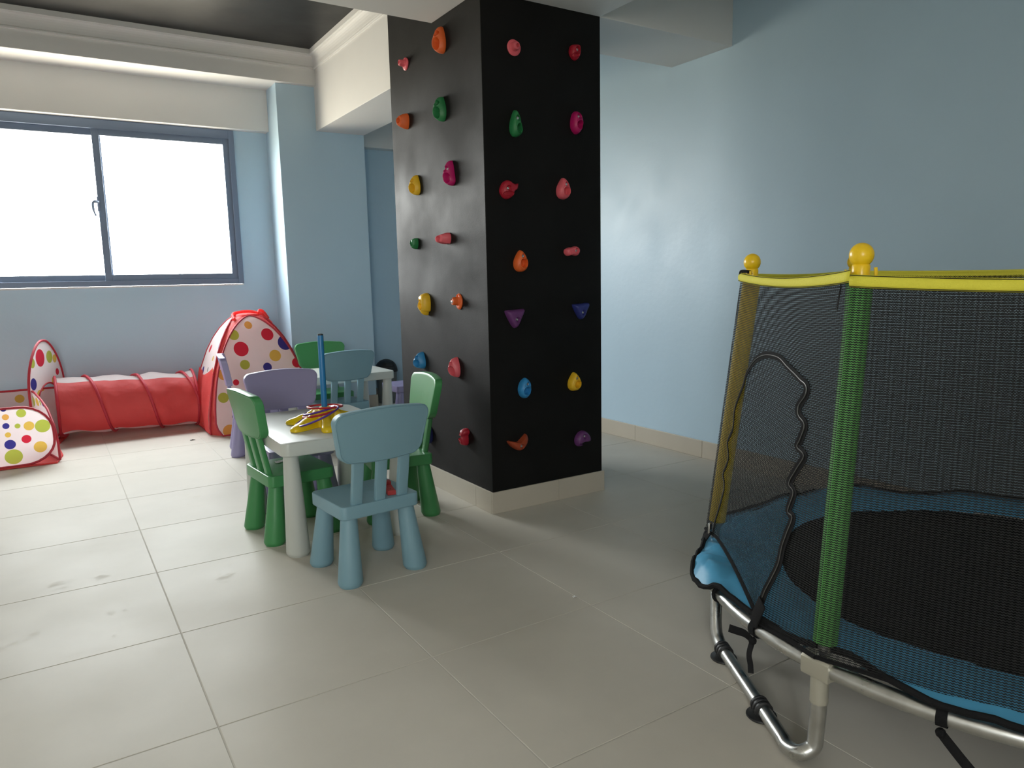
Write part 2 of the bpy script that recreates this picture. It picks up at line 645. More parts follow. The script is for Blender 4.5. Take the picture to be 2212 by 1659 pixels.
prof += [(0.046, 2.912), (0.054, 2.914), (0.054, 2.955), (0.0, 2.955)]
struct('trim_1', B().loft([[(XL, 6.055-p, z) for p, z in prof], [(2.016, 6.055-p, z) for p, z in prof]]), 'white',
       'white cornice along the upper window beam', 'cornice')
struct('trim_2', B().loft([[(2.016-p, 6.055, z) for p, z in prof], [(2.016-p, 3.345, z) for p, z in prof]]), 'white',
       'white cornice along the pilaster beam', 'cornice')

# skirting: single tiles
def skirting(name, label, runs):
    """runs: (axis, fixed0, fixed1, [joints])"""
    root = thing(name, label, 'skirting')
    root['kind'] = 'structure'
    for ax, f0, f1, js in runs:
        for a, c in zip(js[:-1], js[1:]):
            a, c = a+0.0008, c-0.0008
            bb_ = B().box(f0, f1, a, c, 0, 0.105) if ax == 'y' else B().box(a, c, f0, f1, 0, 0.105)
            bb_.build('tile', 'skirting', root, smooth=False, bevel=0.0015)
    return root


yj = [YN]+[gy0+0.6*k for k in range(-7, 8) if YN+0.05 < gy0+0.6*k < YF-0.05]+[YF]
skirting('baseboard_right', 'beige tile skirting along the wall behind the trampoline', [('y', XR-0.010, XR-0.0005, yj)])
skirting('baseboard_left', 'beige tile skirting along the white left wall', [('y', XL+0.0005, XL+0.010, yj)])
xj = [XL]+[gx0+0.6*k for k in range(-6, 3) if gx0+0.6*k < 1.66]+[1.705]
skirting('baseboard_far', 'beige tile skirting under the window', [('x', YF-0.010, YF-0.0005, xj), ('x', YF-0.010, YF-0.0005, [2.43, 2.8, XR-0.012])])
skirting('baseboard_pilaster', 'beige tile skirting around the blue pilaster',
         [('x', 6.100, 6.1095, [1.695, 2.08, 2.44]), ('y', 1.695, 1.7045, [6.11, 6.468]), ('y', 2.4305, 2.440, [6.11, 6.468])])
skirting('baseboard_pillar', 'beige tile skirting around the black pillar',
         [('x', PY0-0.010, PY0-0.0005, [PX0-0.010, 2.085, PX1+0.010]), ('y', PX0-0.010, PX0-0.0005, [PY0, 3.03, 3.60, PY1]),
          ('y', PX1+0.0005, PX1+0.010, [PY0, 3.4, PY1]), ('x', PY1+0.0005, PY1+0.010, [PX0-0.010, 2.05, PX1+0.010])])


# windows
def window(name, label, x0, x1, mid):
    root = thing(name, label, 'window', (0, 0, 0))
    root['kind'] = 'structure'
    z0, z1 = WZ0+0.001, WZ1-0.001
    yb, yf = YF+0.048, YF-0.022

    def fr(nm, a, c, za, zc, ya, yb_, t, tt=None, tb=None):
        tt = tt or t
        tb = tb or t
        q = B()
        q.box(a, a+t, ya, yb_, za, zc)
        q.box(c-t, c, ya, yb_, za, zc)
        q.box(a+t, c-t, ya, yb_, zc-tt, zc)
        q.box(a+t, c-t, ya, yb_, za, za+tb)
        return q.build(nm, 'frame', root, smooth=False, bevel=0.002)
    fr('frame', x0, x1, z0, z1, yf, yb, 0.042, 0.068)
    s1 = fr('sash', mid-0.030, x1-0.040, z0+0.040, z1-0.066, yf+0.012, yf+0.034, 0.048)
    s2 = fr('sash', x0+0.040, mid+0.030, z0+0.040, z1-0.066, yf+0.038, yf+0.062, 0.048)
    B().box(mid+0.017, x1-0.087, yf+0.022, yf+0.027, z0+0.087, z1-0.113).build('pane', 'glass', s1, smooth=False)
    B().box(x0+0.087, mid-0.017, yf+0.048, yf+0.052, z0+0.087, z1-0.113).build('pane', 'glass', s2, smooth=False)
    h = B().box(mid-0.036, mid-0.020, yf-0.002, yf+0.014, 1.68, 1.79)
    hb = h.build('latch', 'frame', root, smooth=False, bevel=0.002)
    pth = catmull([(mid-0.030, yf-0.004, 1.748), (mid-0.048, yf-0.016, 1.752), (mid-0.066, yf-0.020, 1.742), (mid-0.068, yf-0.020, 1.705),
                   (mid-0.062, yf-0.018, 1.672), (mid-0.052, yf-0.016, 1.645)], 5)
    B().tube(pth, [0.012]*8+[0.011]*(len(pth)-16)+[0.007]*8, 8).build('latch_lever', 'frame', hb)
    tag(B().box(x0, x1, YF-0.006, YF+0.01, WZ0-0.012, WZ0).build('sill_lip', 'white', root, smooth=False, bevel=0.002))
    return root


window('window_1', 'wide two-sash sliding window with slate frame and blank white sky', WX0, WX1, 0.440)
w2 = window('fill_window', 'sliding window added for fill light in the unseen wall behind the camera', -NWX1, -NWX0, (-NWX0-NWX1)/2)
w2.rotation_euler = (0, 0, PI)
w2.location = (0, YN+YF, 0)


# ------------------------------------------------------------------ children's chairs and tables
def chair_proto(mname):
    root = bpy.data.objects.new('childs_chair', None)
    COL.objects.link(root)
    root.empty_display_size = 0.05
    out = rrect(0.322, 0.292, 0.024, 6)

    def rg(s_, z):
        return [(x*s_, y*s_, z) for x, y in out]
    B().loft([rg(0.985, 0.250), rg(1.0, 0.254), rg(1.0, 0.295), rg(0.992, 0.2985), rg(0.975, 0.300)]).build('seat', mname, root, angle=24)
    for sx_ in (-1, 1):
        for sy_ in (-1, 1):
            b0 = (sx_*0.137, sy_*0.133)
            t0 = (sx_*0.118, sy_*0.106)
            rings = []
            for z, r in ((0.0, 0.040), (0.004, 0.042), (0.010, 0.0455), (0.016, 0.0465), (0.13, 0.0385), (0.252, 0.0305)):
                f_ = z/0.252
                cx, cy = b0[0]+(t0[0]-b0[0])*f_, b0[1]+(t0[1]-b0[1])*f_
                rings.append([(cx+r*math.cos(2*PI*k/24), cy+r*math.sin(2*PI*k/24), z) for k in range(24)])
            B().loft(rings).build('leg', mname, root, angle=60)
    # back slats leaning slightly
    for x in (-0.094, 0.0, 0.094):
        sec = rrect(0.044, 0.020, 0.005, 3)
        rings = []
        for z, y in ((0.296, -0.127), (0.40, -0.147), (0.485, -0.163)):
            rings.append([(x+px, y+py+0.25*x*x, z) for px, py in sec])
        B().loft(rings).build('slat', mname, root, angle=32)

    # backrest: tapered rounded panel, gently curved
    def outline(ins):
        hw0, hw1 = 0.170-ins, 0.189-ins
        z0, z1 = 0.462+ins, 0.652-ins
        r0, r1 = 0.052, 0.036
        cs = [(hw0, z0, r0, 270), (hw1, z1, r1, 0), (-hw1, z1, r1, 90), (-hw0, z0, r0, 180)]
        pts = []
        for (cx, cz, r, a0) in cs:
            sx_ = 1 if cx > 0 else -1
            sz_ = 1 if cz > 0.55 else -1
            ox, oz = cx-sx_*r, cz-sz_*r
            for k in range(8):
                a = math.radians(a0+90*k/7)
                pts.append((ox+r*math.cos(a), oz+r*math.sin(a)))
            if cx == hw1 and sz_ == 1 and sx_ == 1:
                for k in range(1, 8):
                    f_ = k/8
                    xx = ox+(-2*ox)*f_
                    pts.append((xx, cz+0.010*math.sin(PI*f_)))
            if cx == -hw0 and sz_ == -1:
                for k in range(1, 8):
                    f_ = k/8
                    pts.append((-abs(ox)+2*abs(ox)*f_, cz-0.005*math.sin(PI*f_)))
        return pts

    def place(pts, off):
        res = []
        for x, z in pts:
            yy = -0.163-(z-0.485)*0.20+off+0.45*x*x
            res.append((x, yy, z))
        return res
    seq = [(0.010, -0.0178), (0.006, -0.0185), (0.0045, -0.0186), (0.0042, -0.0166), (0.0036, -0.0166), (0.0030, -0.0185), (0.001, -0.0175), (0.0, -0.0150),
           (0.0, 0.0150), (0.001, 0.0172), (0.004, 0.0185), (0.010, 0.0190)]
    q = B().loft([place(outline(i_), o_) for i_, o_ in seq], cap=False)
    # caps as curved strips
    for ins, off in ((0.010, -0.0178), (0.010, 0.0190)):
        pts = outline(ins)
        base = place(pts, off)
        cz = 0.557
        rings = [base]
        for s_ in (0.7, 0.4, 0.12):
            rings.append(place([(x*s_, cz+(z-cz)*s_) for x, z in pts], off))
        q.loft(rings, cap=False)
        q.add(rings[-1], [tuple(range(len(pts)))])
    q.build('backrest', mname, root, angle=26)
    return root


protos = {k: chair_proto(v) for k, v in (('green', 'green_plastic'), ('blue', 'blue_plastic'), ('purple', 'purple_plastic'))}
used = set()


def chair(kind, x, y, deg, label):
    if kind in used:
        o = copy_tree(protos[kind])
    else:
        used.add(kind)
        o = protos[kind]
    o.location = (x, y, 0)
    o.rotation_euler = (0, 0, math.radians(deg))
    tag(o, label, 'chair', "children's chairs around the two low tables")


chair('blue', 0.976, 2.629, 5, "pale blue child's chair nearest the camera, back turned, red block on seat")
chair('green', 0.857, 3.239, -85.5, "green child's chair at left side of the near table, paper scrap on seat")
chair('green', 1.350, 3.208, 82, "green child's chair between the near table and the black pillar")
chair('purple', 1.005, 3.675, 180, "lilac child's chair at the far end of the near table")
chair('blue', 1.643, 4.820, 5, "pale blue child's chair at the far table, seen from behind")
chair('green', 1.735, 5.335, 176, "green child's chair behind the far table, against the blue pilaster")
chair('purple', 1.120, 4.985, -100, "lilac child's chair seen edge-on in front of the polka dot tent")
chair('purple', 2.375, 5.330, 90, "lilac child's chair at right end of far table, mostly hidden by pillar")


def table(x, y, deg, label):
    root = thing('childs_table', label, 'table', (x, y, 0), math.radians(deg), "children's low tables")
    out = rrect(0.55, 0.77, 0.035, 6)

    def rg(s_, z):
        return [(px-math.copysign(s_, px), py-math.copysign(s_, py), z) for px, py in out]
    B().loft([rg(0.003, 0.425), rg(0.0, 0.429), rg(0.0, 0.474), rg(0.0015, 0.4785), rg(0.005, 0.480)]).build('tabletop', 'white_plastic', root, angle=24)
    for sx_ in (-1, 1):
        for sy_ in (-1, 1):
            b0 = (sx_*0.222, sy_*0.328)
            t0 = (sx_*0.228, sy_*0.336)
            t0 = (sx_*0.232, sy_*0.340)
            rings = []
            for z, r in ((0.0, 0.041), (0.004, 0.043), (0.012, 0.0475), (0.018, 0.048), (0.22, 0.039), (0.427, 0.0295)):
                f_ = z/0.427
                cx, cy = b0[0]+(t0[0]-b0[0])*f_, b0[1]+(t0[1]-b0[1])*f_
                rings.append([(cx+r*math.cos(2*PI*k/28), cy+r*math.sin(2*PI*k/28), z) for k in range(28)])
            B().loft(rings).build('leg', 'white_plastic', root, angle=60)
    return root


table(1.005, 3.235, 0, "low white child's table with the ring toss game on it")
table(1.660, 5.045, 90, "low white child's table farther back, half hidden by chairs")

# ring toss game on the near table
tx, ty, tz = 1.000, 3.135, 0.480
game = thing('ring_toss_stand', 'ring toss stand with blue pole and yellow star foot on near table', 'toy', (tx, ty, tz))
ARMS = [205, 255, 315, 15, 75, 135]
pts = []
for k in range(120):
    a = 3.0*k
    d = min(abs((a-q+180) % 360-180) for q in ARMS)
    pts.append((math.cos(math.radians(a)), math.sin(math.radians(a)), d))
rings = []
for f_, z in ((1.0, 0.001), (1.02, 0.006), (1.0, 0.014), (0.93, 0.022), (0.80, 0.028), (0.65, 0.034), (0.5, 0.044), (0.38, 0.056), (0.28, 0.068), (0.22, 0.074)):
    rg = []
    for cx, cy, d in pts:
        lobe = math.exp(-(d/13.0)**4)
        r = 0.062+0.125*lobe if f_ > 0.6 else 0.062+0.125*lobe*(f_-0.2)/0.4
        rr0 = 0.060+0.128*lobe
        r = (0.055*(1-f_)+rr0*f_) if f_ > 0.5 else (0.055*(1-f_)+(0.060+0.128*lobe*max(0, f_-0.22)/0.28)*f_)
        rg.append((r*cx*1.0, r*cy, z))
    rings.append(rg)
B().loft(rings).build('star_foot', 'toy_yellow', game, angle=50)
B().lathe([(0.030, 0.066), (0.026, 0.080), (0.020, 0.084)]).build('collar', 'toy_yellow', game)
pole = B().lathe([(0.0130, 0.075), (0.0130, 0.395), (0.0120, 0.400)], seg=20).build('pole', 'post_blue', game)
B().lathe([(0.0128, 0.4001), (0.0120, 0.405), (0.007, 0.407)], seg=16).build('pole_cap', 'rubber', pole)


def ring(label, cx, cy, cz, R_, ax, ay, m):
    path = [(R_*math.cos(2*PI*k/40), R_*math.sin(2*PI*k/40), 0) for k in range(40)]
    o = B().tube(path, 0.0045, 8, closed=True).build('toss_ring', m)
    o.location = (cx, cy, cz)
    o.rotation_euler = (math.radians(ax), math.radians(ay), 0)
    tag(o, label, 'toss ring', 'rings of the ring toss game')


ring('large violet toss ring lying tilted over the yellow foot', tx-0.050, ty-0.045, tz+0.052, 0.098, -6, -20, 'toy_purple')
ring('small violet toss ring just under the red rings', tx-0.022, ty+0.004, tz+0.068, 0.070, -8, -10, 'toy_purple')
ring('lower red toss ring leaning on the yellow foot', tx-0.024, ty-0.004, tz+0.056, 0.073, -6, -8, 'toy_red')
ring('upper red toss ring around the foot of the blue pole', tx+0.004, ty+0.006, tz+0.083, 0.076, -3, 2, 'toy_red')


# loose little things
rb = B().loft([[(-0.016, -0.045, 0), (0.016, -0.045, 0), (0.016, 0.045, 0), (-0.016, 0.045, 0)],
               [(-0.016, -0.045, 0.018), (0.016, -0.045, 0.018), (0.016, 0.045, 0.018), (-0.016, 0.045, 0.018)]])
rb.box(-0.016, 0.016, 0.045, 0.075, 0, 0.03)
o = thing('toy_block', "red wooden toy block on the nearest blue chair's seat", 'toy', (1.052, 2.560, 0.3008), math.radians(-12))
rb.build('block', 'block_red', o, smooth=False, bevel=0.002)
B().lathe([(0.003, 0.0), (0.003, 0.019)], (0, -0.02, 0), 10).build('peg_hole', 'rubber', o)


def crumple(nm, label, cat, loc, sx_, sy_, h, m, deg=0):
    q = B().grid(8, 6, lambda u, v: ((u-0.5)*sx_*(1+0.2*math.sin(v*5)), (v-0.5)*sy_*(1+0.2*math.cos(u*6)), 0.001+h*abs(noise.noise((u*3.1, v*2.7, sx_*40)))))
    o_ = q.build(nm, m, solid=0.0008)
    o_.location = loc
    o_.rotation_euler = (0, 0, math.radians(deg))
    tag(o_, label, cat)


crumple('paper_scrap', 'small white paper scrap lying on the left green chair seat', 'paper', (0.842, 3.315, 0.301), 0.06, 0.03, 0.010, 'paper', 20)
crumple('floor_crumb', 'dark crumb on the floor in front of the tent', 'crumb', (0.804, 5.60, 0.001), 0.03, 0.015, 0.008, 'debris')
crumple('floor_crumb', 'pale plaster crumb on a grout joint right of the nearest blue chair', 'crumb', (1.460, 1.929, 0.001), 0.012, 0.010, 0.004, 'paper')
o = B().loft([[(x, y, 0) for x, y in rrect(0.03, 0.03, 0.006, 3)], [(x, y, 0.026) for x, y in rrect(0.03, 0.03, 0.006, 3)],
              [(x*0.85, y*0.85, 0.030) for x, y in rrect(0.03, 0.03, 0.006, 3)]]).build('toy_cup', 'orange')
o.location = (1.66, 5.20, 0.4805)
tag(o, 'tiny orange toy cup on the far white table', 'toy')

# waste bin in the recess
bn = thing('waste_bin', 'grey waste bin with black domed lid behind the blue pilaster', 'bin', (2.585, 6.235, 0))
B().lathe([(0.078, 0.0), (0.080, 0.006), (0.096, 0.288), (0.096, 0.292)], seg=28).build('bin_body', 'bin_grey', bn)
ld = B().lathe([(0.104, 0.288), (0.104, 0.305)]+[(0.102*math.cos(a), 0.305+0.098*math.sin(a)) for a in [PI/2*k/8 for k in range(1, 8)]]+[(0.008, 0.403)], seg=28).build('bin_lid', 'bin_black', bn)
B().grid(6, 3, lambda u, v: (-0.045+0.09*u, -0.104*math.cos(0.35+0.5*v)*(1-0.25*(u-0.5)**2), 0.305+0.104*math.sin(0.35+0.5*v))).build('lid_flap', 'rubber', ld, solid=0.002)


# ------------------------------------------------------------------ climbing holds
def spline_outline(ctrl, n_=72):
    pts = catmull(ctrl, 10, True)
    # resample by angle about origin
    res = []
    ang = [(math.atan2(p[1], p[0]), math.hypot(*p)) for p in pts]
    ang.sort()
    xs = np.array([a for a, _ in ang])
    ys = np.array([r for _, r in ang])
    xs = np.concatenate([xs-2*PI, xs, xs+2*PI])
    ys = np.concatenate([ys]*3)
    return [float(np.interp(-PI+2*PI*k/n_, xs, ys)) for k in range(n_)]


OUT = {
    'tear': [(0, 1.0), (0.42, 0.55), (0.70, -0.05), (0.66, -0.62), (0.30, -0.96), (-0.30, -0.96), (-0.66, -0.62), (-0.70, -0.05), (-0.42, 0.55)],
    'tear_lean': [(-0.05, 1.0), (0.30, 0.62), (0.50, 0.0), (0.68, -0.5), (0.60, -0.80), (0.05, -1.0), (-0.42, -0.86), (-0.62, -0.35), (-0.45, 0.35)],
    'oval': [(0, 1.0), (0.50, 0.72), (0.72, 0.1), (0.62, -0.55), (0.2, -1.0), (-0.25, -0.96), (-0.66, -0.5), (-0.66, 0.2), (-0.42, 0.78)],
    'egg': [(0.25, 1.0), (0.62, 0.62), (0.72, 0.0), (0.50, -0.72), (0.05, -1.0), (-0.48, -0.74), (-0.70, -0.1), (-0.50, 0.55), (-0.10, 0.92)],
    'round': [(0, 0.95), (0.62, 0.72), (0.88, 0.40), (1.0, 0.18), (0.92, -0.35), (0.55, -0.82), (0, -1.0), (-0.66, -0.75), (-0.98, 0.0), (-0.66, 0.72)],
    'square': [(0.05, 0.92), (0.75, 0.92), (0.92, 0.55), (0.85, -0.35), (0.35, -0.98), (-0.2, -0.98), (-0.75, -0.55), (-0.92, 0.0), (-0.65, 0.7)],
    'capsule': [(0.5, 0.98), (0.95, 0.55), (1.0, -0.2), (0.62, -0.95), (0.0, -0.80), (-0.62, -0.98), (-1.0, -0.4), (-0.95, 0.3), (-0.45, 0.72), (0.0, 0.78)],
    'tri': [(0, 0.92), (0.80, 0.98), (1.0, 0.86), (0.66, 0.10), (0.30, -0.72), (0, -1.0), (-0.30, -0.74), (-0.72, 0.05), (-1.0, 0.74), (-0.85, 0.88)],
    'flame': [(-0.1, 0.98), (0.35, 0.75), (0.72, 0.62), (1.0, 0.70), (0.92, 0.15), (0.55, -0.18), (0.30, -0.72), (-0.25, -1.0), (-0.78, -0.68), (-0.98, -0.05), (-0.65, 0.7)],
    'jug': [(0.0, 0.10), (0.40, 0.55), (0.80, 0.95), (1.0, 0.45), (0.85, -0.25), (0.45, -0.85), (0.05, -0.95), (-0.5, -0.55), (-0.92, 0.05), (-1.0, 0.42), (-0.6, 0.30)],
    'lip': [(-0.1, 0.98), (0.50, 0.80), (0.95, 0.15), (0.98, -0.42), (0.62, -0.50), (0.15, -0.68), (-0.45, -0.98), (-0.88, -0.7), (-0.98, 0.0), (-0.65, 0.65)],
    'ess': [(0.25, 1.0), (0.75, 0.85), (0.85, 0.55), (0.55, 0.2), (0.55, -0.3), (0.40, -0.85), (-0.2, -1.0), (-0.75, -0.75), (-0.80, -0.45), (-0.40, -0.15), (-0.35, 0.35), (-0.25, 0.85)],
    'chunk': [(0.1, 1.0), (0.7, 0.8), (0.92, 0.2), (0.80, -0.55), (0.40, -0.70), (0.15, -1.0), (-0.35, -0.75), (-0.85, -0.50), (-0.98, 0.1), (-0.6, 0.8)],
}
hold_col = {
    'pink': (0.74, 0.12, 0.15), 'orange': (0.75, 0.13, 0.025), 'green': (0.02, 0.19, 0.06), 'yellow': (0.78, 0.47, 0.02),
    'magenta': (0.46, 0.006, 0.12), 'darkred': (0.40, 0.012, 0.03), 'blue': (0.03, 0.24, 0.52), 'navy': (0.025, 0.035, 0.19),
    'violet': (0.13, 0.035, 0.15), 'rust': (0.33, 0.055, 0.02)}
for k, c in hold_col.items():
    M['hold_'+k] = mat(k+' moulded hold', c, 0.42, noise_amt=0.04, noise_scale=40, bump=0.06, bump_scale=300)


def hold(face, a, z, shape, wid, hei, prot, colr, label, pocket=None, bolt=(0.05, 0.35), tilt=(0, 0), style='dome'):
    """face 'L' = pillar's window-side face (normal -X, a = world Y); 'F' = camera-side face (normal -Y, a = world X)"""
    rad = spline_outline(OUT[shape])
    n_ = len(rad)
    NR = 34
    q = B()
    if face == 'L':
        wid *= 0.76
        prot *= 0.78
    else:
        prot *= 0.82
    sxw, syh = wid/2, hei/2
    pocket = list(pocket or [])
    if bolt and style != 'button':
        if face == 'F':
            bolt = (bolt[0]-0.10, bolt[1])
            pocket = [(p[0]-0.06, p[1], p[2], p[3], p[4]*0.85) for p in pocket]
        pocket.append((bolt[0], bolt[1], 0.0115/sxw, 0.0115/syh, 0.011))

    def hgt(x, y, rho):
        if style == 'button':
            h = prot*0.26*(1-rho**8)**0.5
            d = math.hypot(x+0.05, y-0.05)
            h += prot*0.74*(1/(1+math.exp((d-0.50)*60)))
        elif style == 'nub':
            h = prot*min(1.0, max(0.0, (1-rho)/0.38))**0.55
        else:
            h = prot*max(0.0, 1-rho**4.5)**0.5
        h *= 1+tilt[0]*x+tilt[1]*y
        for p in (pocket or []):
            px, py, prx, pry, dep = p
            d = math.hypot((x-px)/prx, (y-py)/pry)
            if d < 1.4:
                h -= dep*1.15*(1/(1+math.exp((d-1)*26)))
                h += 0.05*prot*math.exp(-((d-1.16)/0.10)**2)
        return max(h, 0.0)
    rings = []
    for i in range(NR, 0, -1):
        rho = (i/NR)**0.8
        rg = []
        for k in range(n_):
            th = -PI+2*PI*k/n_
            x, y = rad[k]*rho*math.cos(th), rad[k]*rho*math.sin(th)
            rg.append((x*sxw, y*syh, hgt(x, y, rho) if i < NR else 0.0))
        if i == NR:
            rings.append([(p[0]*0.98, p[1]*0.98, -0.001) for p in rg])
            rings.append([(p[0], p[1], 0.004) for p in rg])
        else:
            rings.append([(p[0], p[1], max(p[2], 0.004)) for p in rg])
    q.loft(rings)
    o_ = q.build('climbing_hold', 'hold_'+colr, angle=50)
    tag(o_, label, 'climbing hold', 'climbing holds bolted to the black pillar')
    if face == 'L':
        o_.matrix_world = Matrix(((0, 0, -1, PX0-0.0005), (-1, 0, 0, a), (0, 1, 0, z), (0, 0, 0, 1)))
    else:
        o_.matrix_world = Matrix(((1, 0, 0, a), (0, 0, -1, PY0-0.0005), (0, 1, 0, z), (0, 0, 0, 1)))
    if bolt:
        bx_, by_ = bolt
        k_ = int(round((math.atan2(by_, bx_)+PI)/(2*PI)*n_)) % n_
        h0 = hgt(bx_, by_, min(1.0, math.hypot(bx_, by_)/rad[k_]))-0.002
        B().lathe([(0.0095, -0.002), (0.0095, 0.0012), (0.0075, 0.0016), (0.0062, 0.005), (0.0040, 0.0055), (0.0036, 0.003)],
                  (bx_*sxw, by_*syh, h0), 12).build('bolt', 'bolt', o_, angle=30)
    return o_


pk = [(0.02, -0.35, 0.40, 0.40, 0.030)]
pk_b = [(0.0, -0.32, 0.40, 0.42, 0.032), (0.0, 0.40, 0.20, 0.17, 0.014)]
L_ = 'on the lit pillar face'
hold('L', 3.655, 2.228, 'round', 0.082, 0.066, 0.050, 'pink', 'small pink button hold, top left on the lit pillar face', style='button', pocket=[(-0.05, 0.05, 0.18, 0.18, 0.02)], bolt=(-0.05, 0.05))
hold('L', 3.233, 2.230, 'tear', 0.105, 0.122, 0.052, 'orange', 'tall orange pocket hold at the very top of the lit pillar face', pocket=pk_b, bolt=(0, 0.42), tilt=(-0.62, -0.1))
hold('L', 3.667, 1.940, 'egg', 0.095, 0.080, 0.062, 'orange', 'stubby orange nub hold below the small pink button hold', style='nub', pocket=[(-0.10, 0.05, 0.26, 0.30, 0.020)], bolt=None, tilt=(-0.4, 0))
hold('L', 3.252, 1.921, 'tear', 0.105, 0.115, 0.052, 'green', 'green pocket hold on the lit pillar face below the tall orange one', pocket=pk_b, bolt=(0, 0.42), tilt=(-0.62, 0))
hold('L', 3.567, 1.602, 'tear', 0.105, 0.103, 0.048, 'yellow', 'yellow pocket hold on the lit pillar face left of the magenta one', pocket=pk_b, bolt=None, tilt=(-0.62, -0.1))
hold('L', 3.179, 1.613, 'tear_lean', 0.100, 0.118, 0.050, 'magenta', 'pointed magenta hold on the lit pillar face', pocket=[(0.05, -0.40, 0.42, 0.36, 0.030)], bolt=(-0.05, 0.30), tilt=(-0.62, -0.1))
hold('L', 3.612, 1.304, 'square', 0.066, 0.058, 0.042, 'green', 'tiny dark green hold left of the pink tube hold', pocket=[(-0.2, 0.0, 0.3, 0.5, 0.015)], bolt=(-0.1, -0.2))
hold('L', 3.249, 1.310, 'capsule', 0.085, 0.056, 0.066, 'pink', 'pink tube-shaped hold on the lit pillar face', style='nub', pocket=[(-0.08, 0.0, 0.30, 0.42, 0.02)], bolt=None, tilt=(-0.3, 0))
hold('L', 3.511, 0.983, 'chunk', 0.120, 0.118, 0.058, 'yellow', 'large lumpy yellow hold on the lit pillar face', pocket=[(-0.5, 0.2, 0.28, 0.40, 0.018), (0.15, -0.15, 0.35, 0.30, 0.016)], bolt=(0.05, 0.25))
hold('L', 3.150, 1.003, 'round', 0.080, 0.080, 0.052, 'orange', 'orange hooked button hold right of the lumpy yellow hold', style='button', pocket=[(-0.25, 0.55, 0.3, 0.3, 0.03)], bolt=(-0.05, -0.05))
hold('L', 3.583, 0.679, 'tear', 0.100, 0.092, 0.056, 'blue', 'blue pocket hold on the lit pillar face', pocket=pk_b, bolt=None, tilt=(-0.62, -0.1))
hold('L', 3.191, 0.676, 'tear', 0.095, 0.102, 0.050, 'pink', 'pink pocket hold on the lit pillar face right of the blue one', pocket=pk_b, bolt=None, tilt=(-0.62, 0.1))
hold('L', 3.532, 0.278, 'oval', 0.110, 0.098, 0.045, 'navy', 'navy hold low on the pillar, half behind the right green chair', pocket=[(0, -0.45, 0.5, 0.25, 0.018)], bolt=None)
hold('L', 3.123, 0.334, 'ess', 0.100, 0.090, 0.050, 'darkred', 'red S-curved hold lowest on the lit pillar face', pocket=[(-0.4, -0.55, 0.25, 0.25, 0.02), (-0.25, 0.5, 0.25, 0.25, 0.02)], bolt=(0, 0))
hold('F', 1.872, 2.128, 'round', 0.072, 0.072, 0.040, 'pink', 'round pink button hold at the top of the dark pillar face', style='button', pocket=[(0.05, 0.05, 0.2, 0.2, 0.02)], bolt=(0.06, 0.08))
hold('F', 2.209, 2.155, 'square', 0.064, 0.072, 0.038, 'darkred', 'rounded dark red hold at top right of the dark pillar face', pocket=[(-0.1, -0.5, 0.5, 0.25, 0.012)], bolt=(0.25, 0.20))
hold('F', 1.868, 1.800, 'tear_lean', 0.092, 0.118, 0.046, 'green', 'leaning green pocket hold on the dark pillar face', pocket=[(0.22, -0.38, 0.32, 0.32, 0.030)], bolt=(0.12, 0.35))
hold('F', 2.214, 1.836, 'oval', 0.088, 0.104, 0.046, 'magenta', 'oval magenta pocket hold on the dark pillar face', pocket=[(0.2, -0.25, 0.42, 0.34, 0.030)], bolt=(0.12, 0.48))
hold('F', 1.825, 1.507, 'flame', 0.096, 0.086, 0.044, 'darkred', 'dark red flame-shaped hold on the dark pillar face', pocket=[(-0.2, -0.45, 0.5, 0.22, 0.010)], bolt=(-0.2, 0.1))
hold('F', 2.132, 1.526, 'tear', 0.100, 0.100, 0.046, 'pink', 'pink teardrop pocket hold on the dark pillar face', pocket=[(0.16, -0.28, 0.38, 0.36, 0.030)], bolt=(0.22, 0.36))
hold('F', 1.881, 1.187, 'tear', 0.098, 0.100, 0.046, 'orange', 'orange teardrop pocket hold on the dark pillar face', pocket=[(0.14, -0.20, 0.38, 0.38, 0.030)], bolt=(0.16, 0.42))
hold('F', 2.181, 1.233, 'capsule', 0.086, 0.048, 0.040, 'pink', 'pink bean-shaped hold on the dark pillar face', bolt=(0.45, 0.05))
hold('F', 1.843, 0.922, 'tri', 0.104, 0.090, 0.044, 'violet', 'dull violet triangular hold on the dark pillar face', bolt=(0.12, -0.10))
hold('F', 2.232, 0.940, 'tri', 0.098, 0.082, 0.044, 'navy', 'navy triangular hold on the dark pillar face', bolt=(0.10, -0.15))
hold('F', 1.888, 0.588, 'egg', 0.090, 0.098, 0.046, 'blue', 'blue egg-shaped pocket hold on the dark pillar face', pocket=[(0.12, -0.22, 0.42, 0.36, 0.030)], bolt=(0.30, 0.42))
hold('F', 2.187, 0.592, 'tear', 0.098, 0.094, 0.046, 'yellow', 'yellow teardrop pocket hold on the dark pillar face', pocket=[(0.18, -0.25, 0.40, 0.36, 0.030)], bolt=(0.2, 0.36))
hold('F', 1.845, 0.328, 'jug', 0.114, 0.080, 0.046, 'rust', 'rust brown boomerang-shaped hold low on the dark pillar face', bolt=(0.25, -0.35))
hold('F', 2.236, 0.296, 'lip', 0.094, 0.080, 0.044, 'violet', 'dull violet lip-shaped hold low on the dark pillar face', pocket=[(0.0, -0.55, 0.6, 0.20, 0.015)], bolt=(0.08, 0.35))


